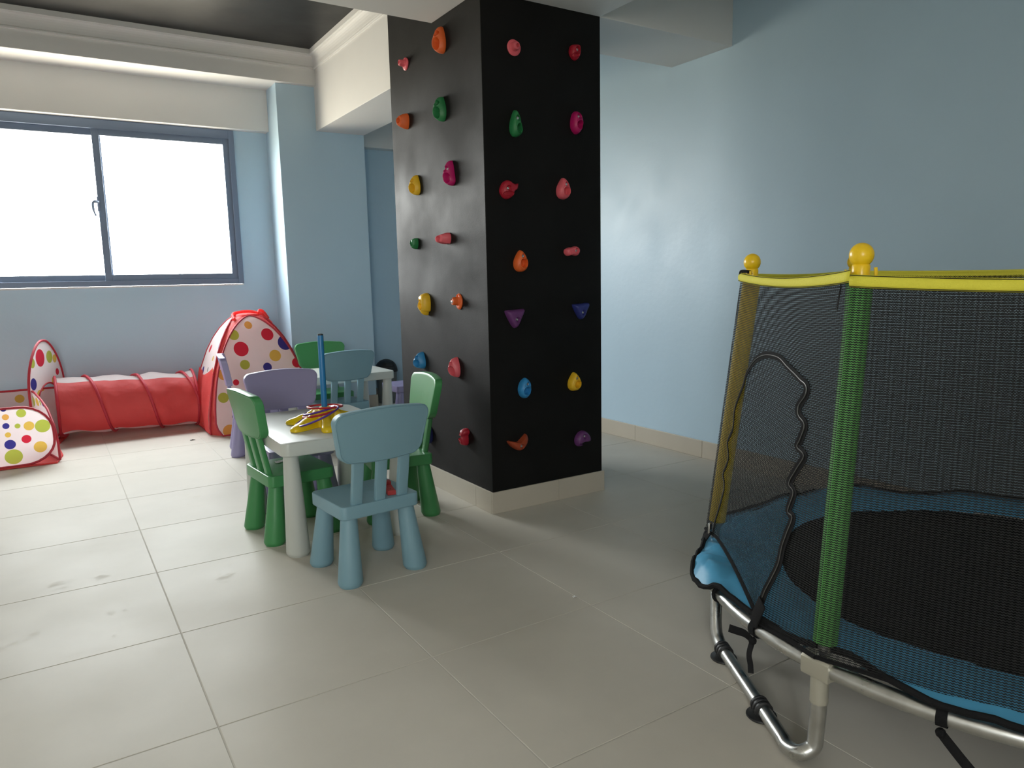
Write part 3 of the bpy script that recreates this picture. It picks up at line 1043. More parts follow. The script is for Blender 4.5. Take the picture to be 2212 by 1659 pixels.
# ------------------------------------------------------------------ play tent, tunnel and ball pit
DR, DB, DY, DG, DO = (0.66, 0.03, 0.06), (0.05, 0.045, 0.26), (0.78, 0.52, 0.10), (0.46, 0.52, 0.08), (0.80, 0.42, 0.10)
FAB = (0.90, 0.81, 0.80)
tent = thing('play_tent', 'red pop-up play tent with polka dot panels beside the pilaster', 'play tent', (1.318, 5.935, 0))
TW = [(0.0, 0.365), (0.06, 0.375), (0.15, 0.372), (0.30, 0.350), (0.45, 0.318), (0.60, 0.268), (0.70, 0.222), (0.78, 0.172), (0.84, 0.122), (0.875, 0.075), (0.885, 0.03)]


def tw_(z):
    return float(np.interp(z, [a for a, _ in TW], [c for _, c in TW]))


# arched dotted panels, one per side, sitting just proud of the red body
def arch_hw(z, zt=0.868, hb=0.356):
    f_ = min(max(z/zt, 0), 1)
    low = 0.80+0.20*min(1, z/0.09)**0.5 if z < 0.09 else 1
    return hb*low*(1-f_**2.3)**0.62


def panel(rot, mname, zt=0.868, hb=0.356, off=0.008):
    q = B()
    NV, NU = 26, 14
    z0 = 0.012

    def pos(s_, z):
        aw = arch_hw(z, zt, hb)
        x = s_*aw
        y = -tw_(z)-off+0.10*max(0, abs(x)/max(tw_(z), 0.05)-0.62)**2*0.6
        return x, y, z

    def fn(u, v):
        z = z0+(zt-z0)*(1-(1-v)**1.5)
        x, y, z = pos(2*u-1, min(z, zt-0.0005))
        c, s_ = math.cos(rot), math.sin(rot)
        return (x*c-y*s_, x*s_+y*c, z)

    def uvf(u, v):
        z = z0+(zt-z0)*(1-(1-v)**1.5)
        return (arch_hw(min(z, zt-0.0005), zt, hb)*(2*u-1), z)
    q.grid(NU, NV, fn, uvf)
    p = q.build('dotted_panel', mname, tent)
    path = [fn(0, k/NV) for k in range(NV+1)]+[fn(1, k/NV) for k in range(NV, -1, -1)]
    cl = [fn(k/10, 0) for k in range(9, 0, -1)]
    cl = [fn(1-k/10, 0) for k in range(1, 10)]
    B().tube(path+cl, 0.0065, 8, closed=True).build('piping', 'red_piping', p)
    return p


front_dots = [(-0.03, 0.80, 0.028, DO), (-0.150, 0.735, 0.038, DG), (0.095, 0.725, 0.045, DR), (-0.115, 0.63, 0.053, DR), (0.215, 0.655, 0.054, DB),
              (0.125, 0.565, 0.043, DY), (-0.105, 0.515, 0.035, DG), (0.055, 0.485, 0.032, DB), (-0.262, 0.455, 0.040, DO), (-0.100, 0.425, 0.022, DB),
              (-0.185, 0.392, 0.022, DR), (-0.285, 0.290, 0.037, DG), (-0.205, 0.300, 0.024, DO), (-0.205, 0.145, 0.033, DB), (-0.265, 0.045, 0.046, DO),
              (-0.160, 0.215, 0.018, DG), (0.0, 0.30, 0.03, DR), (0.12, 0.18, 0.04, DG), (0.28, 0.5, 0.036, DR), (-0.095, 0.365, 0.013, DO), (0.25, 0.30, 0.03, DY)]
M['tent_dots'] = dots_mat('white nylon with big printed dots', FAB, front_dots)
side_dots = [(0.17, 0.66, 0.028, (0.45, 0.45, 0.62)), (0.10, 0.56, 0.020, DY), (0.2, 0.47, 0.020, DG), (0.02, 0.47, 0.018, (0.3, 0.3, 0.3)), (-0.1, 0.62, 0.03, DR), (-0.15, 0.45, 0.03, DB)]
M['tent_side'] = dots_mat('white nylon with pale printed dots', FAB, side_dots)
panel(0, 'tent_dots')
sp_ = panel(-PI/2, 'tent_side', hb=0.30)
sp_['label'] = 'side panel facing the tunnel'
panel(PI/2, 'tent_dots', hb=0.30)
def gore_pts(z, n_=14):
    """one rounded corner of the red shell, from the front panel's edge to the left panel's edge"""
    hw = tw_(z)
    f0, s0 = arch_hw(z, 0.868, 0.356)*0.97, arch_hw(z, 0.868, 0.30)*0.97
    r = hw*0.45
    pts = []
    L = [(-min(f0, hw-0.01), -hw)]
    for k in range(n_-1):
        a = math.radians(270-90*k/(n_-2))
        pts.append((-hw+r+r*math.cos(a), -hw+r+r*math.sin(a)))
    x0 = -min(f0, hw-0.01)
    fr_ = [(x0, -hw)]+[p for p in pts if p[0] < x0 and p[1] < -min(s0, hw-0.01)]+[(-hw, -min(s0, hw-0.01))]
    # resample evenly
    d = [0]
    for p, q_ in zip(fr_[:-1], fr_[1:]):
        d.append(d[-1]+math.hypot(q_[0]-p[0], q_[1]-p[1]))
    xs = np.interp(np.linspace(0, d[-1], n_), d, [p[0] for p in fr_])
    ys = np.interp(np.linspace(0, d[-1], n_), d, [p[1] for p in fr_])
    return list(zip(xs, ys))


def gore(mx_, my_, zmax=0.885):
    zs = [0.004+(zmax-0.004)*k/26 for k in range(27)]
    P2 = [gore_pts(z) for z in zs]
    B().grid(26, 13, lambda u, v: (mx_*P2[round(u*26)][round(v*13)][0], my_*P2[round(u*26)][round(v*13)][1], zs[round(u*26)])).build('red_gore', 'red_fabric', tent, angle=70)


for mx_, my_ in ((1, 1), (-1, 1), (1, -1), (-1, -1)):
    gore(mx_, my_)
B().lathe([(0.10, 0.860), (0.085, 0.878), (0.03, 0.888)], (0, 0, 0), 20).build('top_cap', 'red_fabric', tent)
panel(PI, 'tent_dots')
# red flap across the lower side opening, and a folded red loop on top
q = B()


def flap(u, v):
    z = 0.02+0.44*v
    hw = arch_hw(z, 0.868, 0.30)
    y = hw*(2*u-1)
    return (-tw_(z)-0.014-0.006*math.sin(9*u+5*v), y, z+0.05*(2*u-1)**2*(v > 0.98)-0.04*u*(v > 0.9))


q.grid(12, 10, flap).build('door_flap', 'red_fabric', tent)
B().tube(catmull([(-0.115, -0.10, 0.845), (-0.10, 0.0, 0.882), (-0.02, 0.03, 0.897), (0.06, 0.02, 0.893), (0.115, -0.02, 0.868), (0.17, -0.06, 0.80)], 6), 0.012, 8).build('top_binding', 'red_fabric', tent)
B().tube(catmull([(0.08, -0.05, 0.885), (0.095, -0.03, 0.905), (0.125, -0.02, 0.890), (0.15, -0.05, 0.84)], 5), 0.012, 8).build('carry_loop', 'red_fabric', tent)

# tunnel
TX0, TX1, TR = 0.005, 0.925, 0.212
tun = thing('play_tunnel', 'red crawl tunnel between the ball pit and the tent', 'play tunnel', (0, 0, 0))


def tc_(x):
    f_ = (x-TX0)/(TX1-TX0)
    return 6.185+0.0*f_, 0.262-0.036*f_


def tun_pt(x, a, rr=0.0):
    cy, cz = tc_(x)
    wr = 0.006*math.sin(x*23+a*3)+0.004*noise.noise((x*9, a*2, 1.3))*2
    sag = 0.012*math.sin(PI*((x-TX0)/0.31 % 1.0))
    r = TR+rr+wr-sag
    return (x, cy-r*math.cos(a), cz+r*math.sin(a))


def tun_strip(nm, a0, a1, mname):
    B().grid(60, 18, lambda u, v: tun_pt(TX0+(TX1-TX0)*u, a0+(a1-a0)*v)).build(nm, mname, tun)


tun_strip('side_panel', math.radians(-62), math.radians(62), 'red_fabric')
tun_strip('top_panel', math.radians(62), math.radians(118), 'white_fabric')
tun_strip('side_panel', math.radians(118), math.radians(242), 'red_fabric')
tun_strip('bottom_panel', math.radians(242), math.radians(298), 'white_fabric')
# spiral wire: one turn every 0.31 m, plus end hoops
hel = []
for k in range(0, 131):
    t = k/130
    x = TX0+(TX1-TX0)*t
    a = PI/2-2*PI*(x-0.200)/0.325
    p = tun_pt(x, a, 0.010)
    hel.append(p)
B().tube(hel, 0.0105, 8).build('spiral_wire', 'red_piping', tun)
for x in (TX0, TX1):
    B().tube([tun_pt(x, 2*PI*k/40, 0.006) for k in range(40)], 0.010, 8, closed=True).build('end_hoop', 'red_piping', tun)

# ball pit
pitb = thing('ball_pit', 'open polka dot ball pit with red piping under the window', 'ball pit', (0, 0, 0))
pit_poly = [(-0.98, 5.415), (-0.055, 5.415), (-0.015, 5.66), (-0.135, 6.00), (0.045, 6.40), (-0.98, 6.40)]
B().add([(x, y, 0.004) for x, y in [(-0.99, 5.405), (-0.03, 5.40), (0.005, 5.62), (-0.02, 6.0), (0.06, 6.42), (-0.99, 6.42)]]
        + [(x, y, 0.012) for x, y in [(-0.99, 5.405), (-0.03, 5.40), (0.005, 5.62), (-0.02, 6.0), (0.06, 6.42), (-0.99, 6.42)]],
        [tuple(reversed(range(6))), tuple(range(6, 12))]+[(i, (i+1) % 6, 6+(i+1) % 6, 6+i) for i in range(6)]).build('pit_floor', 'red_fabric', pitb, smooth=False)


def rr_panel(nm, p0, p1, outline_fn, mname, dotlist=None, belly=0.0, tiltz=0.0, closed=True):
    """upright soft panel from p0 to p1 (floor); outline_fn(s) -> (z_low, z_high) for s in 0..1 along it"""
    p0, p1 = Vector((p0[0], p0[1], 0)), Vector((p1[0], p1[1], 0))
    d = p1-p0
    ln = d.length
    nrm = Vector((d.y, -d.x, 0)).normalized()

    def f(u, v):
        u = 0.5-0.5*math.cos(PI*u)
        zl, zh = outline_fn(u)
        z = zl+(zh-zl)*v
        p = p0+d*u+nrm*(belly*math.sin(PI*u)*math.sin(PI*v)+tiltz*z)
        return (p.x, p.y, z+0.014)
    q_ = B().grid(24, 12, f, lambda u, v: ((0.5-0.5*math.cos(PI*u))*ln, outline_fn(0.5-0.5*math.cos(PI*u))[0]+(outline_fn(0.5-0.5*math.cos(PI*u))[1]-outline_fn(0.5-0.5*math.cos(PI*u))[0])*v))
    pnl = q_.build(nm, mname, pitb)
    top = [f(k/24, 1) for k in range(25)]
    bot = [f(k/24, 0) for k in range(24, -1, -1)]
    B().tube(top+bot, 0.0075, 8, closed=True).build('piping', 'red_piping', pnl)
    return pnl, f


def rounded(h, r, ln):
    def fn(s_):
        x = min(s_, 1-s_)*ln
        if x >= r:
            return (0.0, h)
        c = r-math.sqrt(max(r*r-(r-x)**2, 0))
        return (c*0.85, h-c)
    return fn


pit_dots = [(0.706, 0.315, 0.024, DO), (0.788, 0.330, 0.034, DG), (0.703, 0.260, 0.024, DB), (0.762, 0.253, 0.020, DG), (0.821, 0.246, 0.037, DY), (0.892, 0.236, 0.054, DG),
            (0.708, 0.204, 0.021, DY), (0.800, 0.165, 0.034, DR), (0.713, 0.142, 0.039, DB), (0.868, 0.105, 0.047, DY), (0.724, 0.062, 0.062, DG), (0.40, 0.28, 0.04, DR), (0.30, 0.15, 0.05, DY),
            (0.15, 0.25, 0.04, DB), (0.42, 0.08, 0.04, DG), (0.70, 0.365, 0.02, DB), (0.55, 0.2, 0.045, DO)]
pit_dots = [(u, v, r*0.76, c) for u, v, r, c in pit_dots]
M['pit_front'] = dots_mat('white nylon with many printed dots', FAB, pit_dots)
far_dots = [(0.10, 0.30, 0.045, DY), (0.18, 0.31, 0.022, DG), (0.30, 0.29, 0.04, DR), (0.45, 0.30, 0.03, DB), (0.6, 0.28, 0.045, DY)]
far_dots = [(1.025-u, v, r, c) for u, v, r, c in [(0.27, 0.30, 0.030, DY), (0.19, 0.305, 0.016, DG), (0.13, 0.36, 0.02, DY), (0.42, 0.31, 0.03, DR), (0.6, 0.28, 0.045, DG)]]
M['pit_far'] = dots_mat('white nylon with sparse printed dots', FAB, far_dots)
sd = [(0.04, 0.25, 0.05, DG), (0.14, 0.30, 0.03, DG), (0.20, 0.31, 0.025, DO), (0.26, 0.32, 0.016, DG), (0.32, 0.33, 0.02, DB), (0.38, 0.33, 0.018, DG), (0.45, 0.33, 0.03, DY), (0.54, 0.33, 0.04, DG)]
M['pit_side'] = dots_mat('white nylon with small printed dots', FAB, sd)
rr_panel('wall_panel', (-0.98, 5.415), (-0.032, 5.415), rounded(0.368, 0.17, 0.948), 'pit_front', belly=0.012)
rr_panel('wall_panel', (-0.98, 6.39), (0.045, 6.39), rounded(0.362, 0.05, 1.02), 'pit_far')


def side_out(s_):
    top = np.interp(s_, [0, 0.1, 0.3, 0.55, 0.8, 0.92, 1.0], [0.10, 0.22, 0.31, 0.36, 0.392, 0.40, 0.37])
    return (0.0, float(top))


rr_panel('wall_panel', (-0.015, 5.45), (-0.145, 6.00), side_out, 'pit_side', belly=0.03)
rr_panel('wall_panel', (-0.98, 6.38), (-0.98, 5.425), rounded(0.365, 0.10, 0.955), 'pit_far')
# tall oval panel with the tunnel opening
op = [(-0.150, 5.93), (0.062, 6.40)]
d_ = Vector((op[1][0]-op[0][0], op[1][1]-op[0][1], 0))
ln_ = d_.length


def oval_pt(x, z):
    p = Vector((op[0][0], op[0][1], 0))+d_*(x/ln_)
    return (p.x, p.y, z)


oval_dots = [(0.20, 0.625, 0.062, DR), (0.085, 0.60, 0.035, DG), (0.335, 0.62, 0.045, DG), (0.41, 0.60, 0.03, DY), (0.43, 0.50, 0.025, DR), (0.37, 0.44, 0.035, DY),
             (0.07, 0.455, 0.042, DB), (0.14, 0.36, 0.045, DY), (0.45, 0.36, 0.03, DG), (0.06, 0.2, 0.04, DR)]
M['oval_dots'] = dots_mat('white nylon with oval panel dots', FAB, oval_dots)
outer, inner = [], []
NO = 48
for k in range(NO):
    a = 2*PI*k/NO
    cx, cz = ln_/2, 0.372
    ca, sa = math.cos(a), math.sin(a)
    ox = cx+0.262*math.copysign(abs(ca)**0.85, ca)*(1.0 if sa < 0 else 1-0.28*sa**2)
    oz = cz+0.372*math.copysign(abs(sa)**0.9, sa)
    outer.append((ox, max(oz, 0.012)))
    inner.append((cx+0.015+0.195*ca, 0.232+0.205*sa))
q = B()
for k in range(NO):
    for (r_, f0) in ((outer, 1), (inner, 0)):
        pass
rows = 4
for i in range(rows+1):
    for k in range(NO):
        f_ = i/rows
        x = outer[k][0]*(1-f_)+inner[k][0]*f_
        z = outer[k][1]*(1-f_)+inner[k][1]*f_
        q.v.append(oval_pt(x, z))
        q.uv.append((x, z))
for i in range(rows):
    for k in range(NO):
        q.f.append((i*NO+k, i*NO+(k+1) % NO, (i+1)*NO+(k+1) % NO, (i+1)*NO+k))
ovp = q.build('oval_panel', 'oval_dots', pitb)
B().tube([oval_pt(*p) for p in outer], 0.0085, 8, closed=True).build('piping', 'red_piping', ovp)
B().tube([oval_pt(*p) for p in inner], 0.0065, 8, closed=True).build('opening_piping', 'red_piping', ovp)


# ------------------------------------------------------------------ trampoline
TC = (2.15, 0.885)
RR = 0.79
tramp = thing('trampoline', "round child's trampoline with black safety net and yellow capped posts", 'trampoline', (TC[0], TC[1], 0))
POSTS = [123.0, 178.5, 236.0, 293.0, 350.0, 65.0]
TOPR = [0.685, 0.710, 0.715, 0.72, 0.72, 0.765]
SLEEVE = ['foam_yellow', 'foam_green', 'foam_yellow', 'foam_green', 'foam_yellow', 'foam_green']


def tp(a, r, z):
    t = math.radians(a)
    return Vector((r*math.cos(t), r*math.sin(t), z))


ring_path = [tp(360*k/96, RR, 0.250) for k in range(96)]
B().tube(ring_path, 0.0185, 14, closed=True).build('frame_ring', 'steel', tramp)
B().lathe([(0.655, 0.242), (0.655, 0.246)], (0, 0, 0), 64).build('jumping_mat', 'jump_mat', tramp)
# springs between mat and ring
for k in range(36):
    a = 360*k/36+3
    pth = [tp(a, r, 0.246) for r in (0.65, 0.66, 0.75, 0.775)]
    if k == 0:
        s0 = B().tube([(0.65, 0, 0.246), (0.665, 0, 0.246), (0.75, 0, 0.247), (0.778, 0, 0.250)], [0.002, 0.007, 0.007, 0.002], 6).build('spring', 'steel', tramp)
        s0.rotation_euler = (0, 0, math.radians(a))
    else:
        c = s0.copy()
        COL.objects.link(c)
        c.parent = tramp
        c.rotation_euler = (0, 0, math.radians(a))


# pad: soft blue annulus, slipped and rumpled at the edge
def gs(x, s_):
    return math.exp(-(x/s_)**2)


def dang(a, b_):
    return (a-b_+180) % 360-180


def pad_out(a):
    return (0.800+0.055*gs(dang(a, 143), 9)+0.012*math.sin(math.radians(a*7))-0.055*gs(dang(a, 181), 6.5)-0.02*gs(dang(a, 166), 10)
            + 0.02*gs(dang(a, 197), 6)+0.02*gs(dang(a, 67), 5)-0.04*gs(dang(a, 50), 9)+0.03*gs(dang(a, 214), 8))


def pad_pt(a, v):
    ro = pad_out(a)
    ri = 0.585+0.006*math.sin(math.radians(a*5))
    r = ri+(ro-ri)*v
    z = 0.262+0.013*math.sin(PI*min(1, v*1.02))+0.006*noise.noise((math.cos(math.radians(a))*9*r, math.sin(math.radians(a))*9*r, 2))
    z += 0.010*math.sin(math.radians(a*14))*v*v*gs(dang(a, 60), 60)
    z += 0.018*v*gs(dang(a, 67), 7)
    z += 0.010*v**2
    if r > 0.812:
        z -= 1.2*(r-0.812)
    z += 0.006
    fold = gs(dang(a, 142), 13)*min(1, max(0, (v-0.45)/0.4))
    z += fold*(0.034*abs(noise.noise((a*0.22, v*3.2, 5.1)))+0.016*abs(math.sin(math.radians(a*11+160*v))))
    z += 0.004*abs(noise.noise((a*0.25, v*3, 9.4)))
    if 0.755 < r < 0.818:
        z = max(z, 0.277)
    p = tp(a, r, z)
    return p


NA = 240
B().grid(NA, 12, lambda u, v: pad_pt(360*u, v)).build('spring_pad', 'pad', tramp, angle=180)
B().tube([pad_pt(360*k/NA, 1) for k in range(NA)], 0.0075, 6, closed=True).build('pad_trim', 'webbing', tramp)

# brackets, legs, posts
for i, a in enumerate(POSTS):
    t = math.radians(a)
    tang = Vector((-math.sin(t), math.cos(t), 0))
    rad_ = Vector((math.cos(t), math.sin(t), 0))
    c = tp(a, RR, 0.250)
    q = B()
    sec = [(-0.022, -0.024), (0.022, -0.024), (0.024, -0.018), (0.024, 0.018), (0.018, 0.0235), (-0.018, 0.0235), (-0.024, 0.018), (-0.024, -0.018)]
    q.loft([[c+tang*s_+rad_*(px*k2)+Vector((0, 0, pz*k2)) for px, pz in sec] for s_, k2 in ((-0.034, 0.90), (-0.032, 0.93), (0.032, 0.93), (0.034, 0.90))])
    br = q.build('bracket', 'bracket', tramp, angle=30)
    B().tube([c+Vector((0, 0, -0.015)), c+Vector((0, 0, -0.085))], 0.0195, 14).build('bracket_socket', 'bracket', br)
    topp = tp(a, TOPR[i], 1.085)
    botp = tp(a, RR-0.010, 0.262)
    ax = (topp-botp)
    B().tube([botp, topp], 0.0135, 12).build('post', 'steel', tramp)
    sl0 = botp+ax*0.045
    if i == 0:
        sl0 = botp+ax*0.085
    B().tube([sl0, sl0+ax*0.004, topp-ax*0.012, topp-ax*0.006], [0.022, 0.0255, 0.0255, 0.022], 18).build('foam_sleeve', SLEEVE[i], tramp)
    # cap: neck, ball, hook, bolt
    cp = B()
    for (r, z) in ():
        pass
    pr = [(0.0165, 0.0), (0.0180, 0.006), (0.0180, 0.036)]
    for k in range(3, 13):
        an = PI*k/13
        pr.append((0.0245*math.sin(an), 0.058-0.0255*math.cos(an)))
    pr.append((0.003, 0.0833))
    cap = cp.lathe(pr, (topp.x, topp.y, topp.z-0.004), 22).build('post_cap', 'yellow_plastic', tramp, angle=60)
    for sgn in (1,):
        bs = topp+tang*sgn*0.016
        hk = catmull([bs+Vector((0, 0, 0.010)), bs+tang*sgn*0.012+Vector((0, 0, 0.004)), bs+tang*sgn*0.018+Vector((0, 0, 0.012)), bs+tang*sgn*0.0165+Vector((0, 0, 0.028))], 5)
        B().tube(hk, 0.0036, 8).build('hook', 'yellow_plastic', cap)
    bd = (rad_*0.8-tang*0.6).normalized()
    B().tube([topp+bd*0.016+Vector((0, 0, 0.010)), topp+bd*0.0215+Vector((0, 0, 0.010))], 0.0038, 8).build('bolt', 'bolt', cap)

# U-shaped legs (three), each under a pair of posts
leg_me = None
for k, off in enumerate((0, -113.5, 114.5)):
    A0, A1 = 178.3, 123.5
    pA, pB = tp(A0, RR-0.004, 0.235), tp(A1, RR-0.004, 0.235)
    fA = Vector((1.336-TC[0], 0.951-TC[1], 0.0235))
    fB = Vector((1.576-TC[0], 1.371-TC[1], 0.0235))
    dr = (fB-fA).normalized()
    raw = [pA, Vector((pA.x, pA.y, 0.15)), Vector((pA.x, pA.y+0.004, 0.085)), Vector((pA.x-0.004, pA.y+0.006, 0.052)), fA+Vector((0.004, -0.018, 0.010)), fA+dr*0.02, fA+dr*0.06, fA.lerp(fB, 0.35), fA.lerp(fB, 0.65), fB-dr*0.03,
           fB+dr*0.022+Vector((0, 0, 0.010)), fB+dr*0.050+Vector((0, 0, 0.040)), fB.lerp(pB, 0.45)+Vector((-0.004, 0, 0.020)), fB.lerp(pB, 0.75)+Vector((-0.002, 0, 0.010)), pB]
    lg = B().tube(catmull([tuple(p) for p in raw], 7), 0.0175, 14).build('leg', 'steel', tramp)
    lg.rotation_euler = (0, 0, math.radians(off))
    for f_ in (0.37, 0.955):
        p = fA.lerp(fB, f_)
        q = B().lathe([(0.036, 0.0), (0.038, 0.003), (0.037, 0.006), (0.024, 0.008), (0.020, 0.010)], (p.x, p.y, 0), 24)
        q.box(p.x-0.012, p.x+0.012, p.y-0.012, p.y+0.012, 0.005, 0.016)
        ft = q.build('foot_pad', 'rubber', lg, angle=40)
        for s_ in (-0.014, 0.0, 0.014):
            c = p+dr*s_
            B().tube([c-dr*0.005, c-dr*0.003, c+dr*0.003, c+dr*0.005], [0.0195, 0.0235, 0.0235, 0.0195], 16).build('foot_ring', 'rubber', ft)


# safety net, panel by panel
ZT = 1.105


def net_S(i, u, t):
    """surface of the net between post i and the next one"""
    order = [0, 1, 2, 3, 4, 5]
    a0, a1 = POSTS[i], POSTS[(i+1) % 6]
    if a1 < a0:
        a1 += 360
    r0, r1 = TOPR[i]+0.030, TOPR[(i+1) % 6]+0.030
    sag = 0.016*math.sin(PI*u)**0.8
    zt0 = ZT-(0.010 if i == 1 else 0.0)
    zt1 = ZT-(0.022 if i == 1 else 0.0)
    top = tp(a0, r0, zt0)*(1-u)+tp(a1, r1, zt1)*u
    top.z -= sag*(0.6 if i != 0 else 1.0)
    if i == 0:
        Q0, Q1, Q2 = tp(a0, 0.79, 0.300), tp(166, 0.800, 0.268), tp(a1, 0.800, 0.272)
        bot = Q0.lerp(Q1, u/0.77) if u < 0.77 else Q1.lerp(Q2, (u-0.77)/0.23)
        cen = tp((a0+a1)/2, 0.70, 0.36)
        bow = math.sin(PI*min(u/0.77, 1))*0.02
        bot = bot+Vector((0, 0, bow))
    else:
        arc = tp(a0+(a1-a0)*u, 0.798, 0.272)
        ch = tp(a0, 0.798, 0.272)*(1-u)+tp(a1, 0.798, 0.272)*u
        bot = ch*0.35+arc*0.65
    p = bot.lerp(top, t)
    am = math.radians(a0+(a1-a0)*u)
    p -= Vector((math.cos(am), math.sin(am), 0))*0.010*math.sin(PI*u)*math.sin(PI*min(max(t, 0), 1))
    bump_ = math.exp(-(u/0.07)**2)+math.exp(-((1-u)/0.07)**2)
    p += Vector((math.cos(am), math.sin(am), 0))*bump_*(0.018 if (i == 0 and u < 0.5) else 0.010)*(1-min(max(t, 0), 1))
    return p


for i in range(6):
    a0, a1 = POSTS[i], POSTS[(i+1) % 6]
    if a1 < a0:
        a1 += 360
    wtop, wbot = 0.72*math.radians(a1-a0), 0.79*math.radians(a1-a0)
    B().grid(30, 24, lambda u, v, i=i: net_S(i, u, v*0.985), lambda u, v: (u*0.74, v*0.83)).build('net_panel', 'net', tramp, angle=180)
    q = B()

    def bandf(u, v, i=i):
        p = net_S(i, u, 0.975+0.031*v)
        am = math.atan2(p.y, p.x)
        return p+Vector((math.cos(am), math.sin(am), 0))*(0.004+0.004*math.sin(PI*v))
    q.grid(30, 4, bandf)
    bd = q.build('top_band', 'yellow_band', tramp, angle=180, solid=0.002)
    for vv_ in (0.06, 0.94):
        B().tube([bandf(k/30, vv_)+Vector((math.cos(math.atan2(bandf(k/30, vv_).y, bandf(k/30, vv_).x)), math.sin(math.atan2(bandf(k/30, vv_).y, bandf(k/30, vv_).x)), 0))*0.001 for k in range(31)], 0.0009, 5).build('stitching', 'webbing', bd)
    # hem along the bottom
    B().tube([net_S(i, k/30, 0.004) for k in range(31)], 0.005, 6).build('bottom_hem', 'webbing', tramp)

# zip door outline on the panel facing the tables
zipuv = [(0.085, 0.019), (0.095, 0.073), (0.140, 0.205), (0.105, 0.255), (0.140, 0.325), (0.105, 0.381), (0.145, 0.445), (0.138, 0.519), (0.198, 0.615), (0.22, 0.659), (0.296, 0.716), (0.399, 0.747),
         (0.532, 0.755), (0.631, 0.738), (0.744, 0.72), (0.805, 0.705), (0.809, 0.677), (0.779, 0.645), (0.787, 0.62), (0.829, 0.598), (0.816, 0.554), (0.807, 0.533), (0.85, 0.515), (0.82, 0.471),
         (0.794, 0.427), (0.824, 0.407), (0.811, 0.352), (0.837, 0.339), (0.822, 0.289), (0.811, 0.246), (0.808, 0.199), (0.791, 0.153), (0.771, 0.106), (0.742, 0.03)]


def net_off(u, t, d):
    p = net_S(0, u, t)
    am = math.atan2(p.y, p.x)
    return p+Vector((math.cos(am), math.sin(am), 0))*d


zp = catmull(zipuv, 5)
path = [net_off(u, t, 0.004) for u, t in zp]
out_d = []
for k in range(len(path)):
    tdir = (path[min(k+1, len(path)-1)]-path[max(k-1, 0)])
    am = math.atan2(path[k].y, path[k].x)
    nn = Vector((math.cos(am), math.sin(am), 0))
    out_d.append(tdir.cross(nn))
zt = B().ribbon(path, out_d, 0.019, 0.002).build('zip_tape', 'webbing', tramp, angle=60)
B().tube([net_off(u, t, 0.0056) for u, t in zp], 0.0016, 6).build('zip_teeth', 'zip_metal', zt)
pl = net_off(0.075, 0.030, 0.012)
B().box(pl.x-0.005, pl.x+0.005, pl.y-0.004, pl.y+0.004, pl.z-0.020, pl.z+0.014).build('zip_slider', 'bolt', zt, bevel=0.001)
# end tab of the zip folded at the rim
e0, e1 = net_off(0.775, 0.075, 0.010), net_off(0.735, -0.012, 0.010)
B().ribbon([e0, e0.lerp(e1, 0.5), e1], [(0.45, 0.75, 0.3)]*3, 0.040, 0.004).build('zip_tab', 'webbing', zt, bevel=0.001)
e0, e1 = net_off(0.075, 0.010, 0.012), net_off(0.03, -0.045, 0.012)
B().ribbon([e0, e0.lerp(e1, 0.5), e1], [(0.5, 0.8, 0.1)]*3, 0.030, 0.004).build('zip_tab', 'webbing', zt, bevel=0.001)


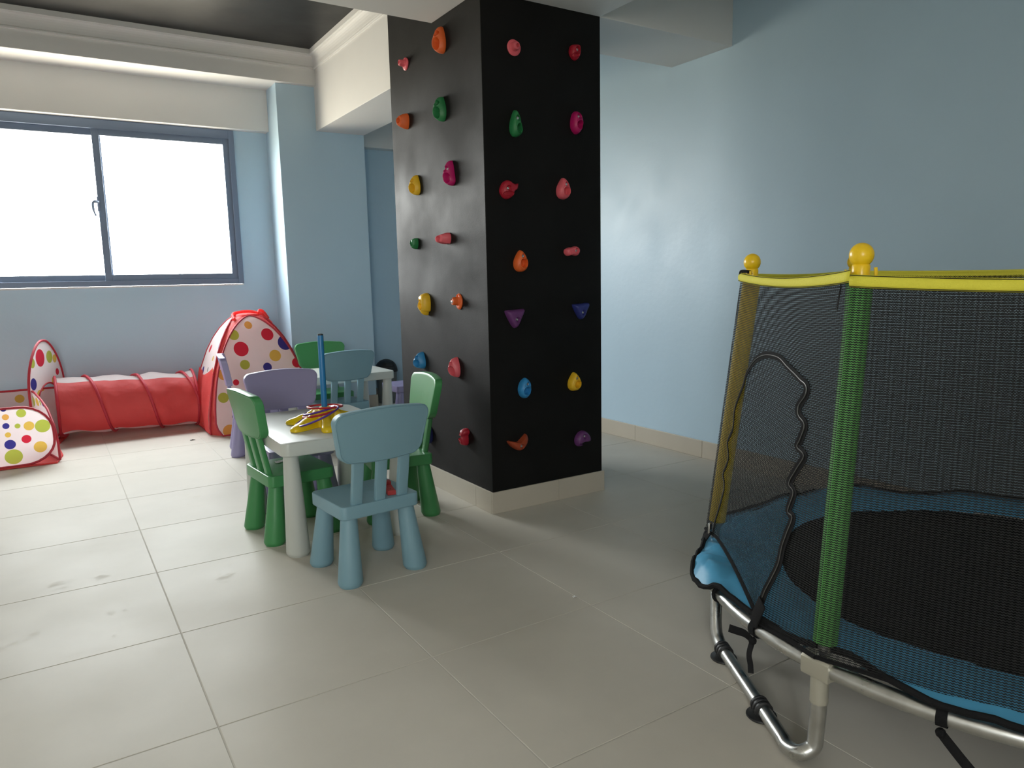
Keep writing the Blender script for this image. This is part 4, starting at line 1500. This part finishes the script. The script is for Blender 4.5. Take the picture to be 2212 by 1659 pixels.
# straps tied round the ring
def strap(a, tails):
    c = tp(a, RR, 0.250)
    t = math.radians(a)
    rad_ = Vector((math.cos(t), math.sin(t), 0))
    tang = Vector((-math.sin(t), math.cos(t), 0))
    loop = []
    for k in range(15):
        an = math.radians(115-250*k/14)
        loop.append(c+rad_*(0.0215*math.cos(an))+Vector((0, 0, 0.0215*math.sin(an))))
    st = B().ribbon(loop, [tang]*15, 0.020, 0.0016).build('strap', 'webbing', tramp, angle=60)
    kn = c+rad_*0.014+Vector((0, 0, -0.030))
    B().sphere(kn, 0.010, 10, 6).build('knot', 'webbing', st)
    for tl in tails:
        pts_ = [kn]+[kn+tang*x+rad_*y+Vector((0, 0, z)) for x, y, z in tl]
        pp = catmull([tuple(p) for p in pts_], 5)
        n2 = len(pp)
        dirs = [(Vector(pp[min(k+1, n2-1)])-Vector(pp[max(k-1, 0)])).cross(rad_*math.cos(0.8*k/n2)+Vector((0, 0, 1))*0.3*math.sin(2.0*k/n2)) for k in range(n2)]
        B().ribbon(pp, dirs, 0.019, 0.0014).build('strap_tail', 'webbing', st, angle=60)


strap(164.5, [[(-0.020, 0.008, 0.010), (-0.040, 0.022, 0.012), (-0.055, 0.03, 0.012)], [(0.004, 0.012, -0.030), (0.016, 0.016, -0.050), (0.024, 0.02, -0.068)]])
strap(196.5, [[(0.020, 0.010, -0.014), (0.045, 0.018, -0.034), (0.066, 0.024, -0.050)]])
strap(125, [[(-0.006, 0.010, -0.02), (-0.01, 0.012, -0.03)]])
B().tube([tp(150, RR, 0.25)+Vector((0.0217*math.cos(math.radians(150))*math.cos(q_), 0.0217*math.sin(math.radians(150))*math.cos(q_), 0.0217*math.sin(q_))) for q_ in [2*PI*k/16 for k in range(16)]], 0.0045, 6, closed=True).build('strap', 'webbing', tramp)
# ties at the two visible caps
for i, ang in ((0, 0), (1, 0)):
    topp = tp(POSTS[i], TOPR[i], 1.09)
    t = math.radians(POSTS[i])
    tang = Vector((-math.sin(t), math.cos(t), 0))
    rad_ = Vector((math.cos(t), math.sin(t), 0))
    if i == 0:
        pp = catmull([topp+rad_*0.036+Vector((0, 0, 0.002)), topp+rad_*0.030+tang*0.010+Vector((0, 0, 0.022)), topp-rad_*0.0+tang*0.024+Vector((0, 0, 0.020)), topp-tang*0.03+Vector((0, 0, 0.010)), topp-tang*0.06+Vector((0, 0, 0.004))], 5)
    else:
        pp = catmull([topp+rad_*0.020-tang*0.03+Vector((0, 0, -0.012)), topp+rad_*0.012-tang*0.040+Vector((0, 0, -0.040)), topp-tang*0.052+Vector((0, 0, -0.065))], 5)
    B().ribbon(pp, [Vector((0, 0, 1))+rad_*0.3]*len(pp), 0.010, 0.0012).build('tie', 'webbing', tramp, angle=60)
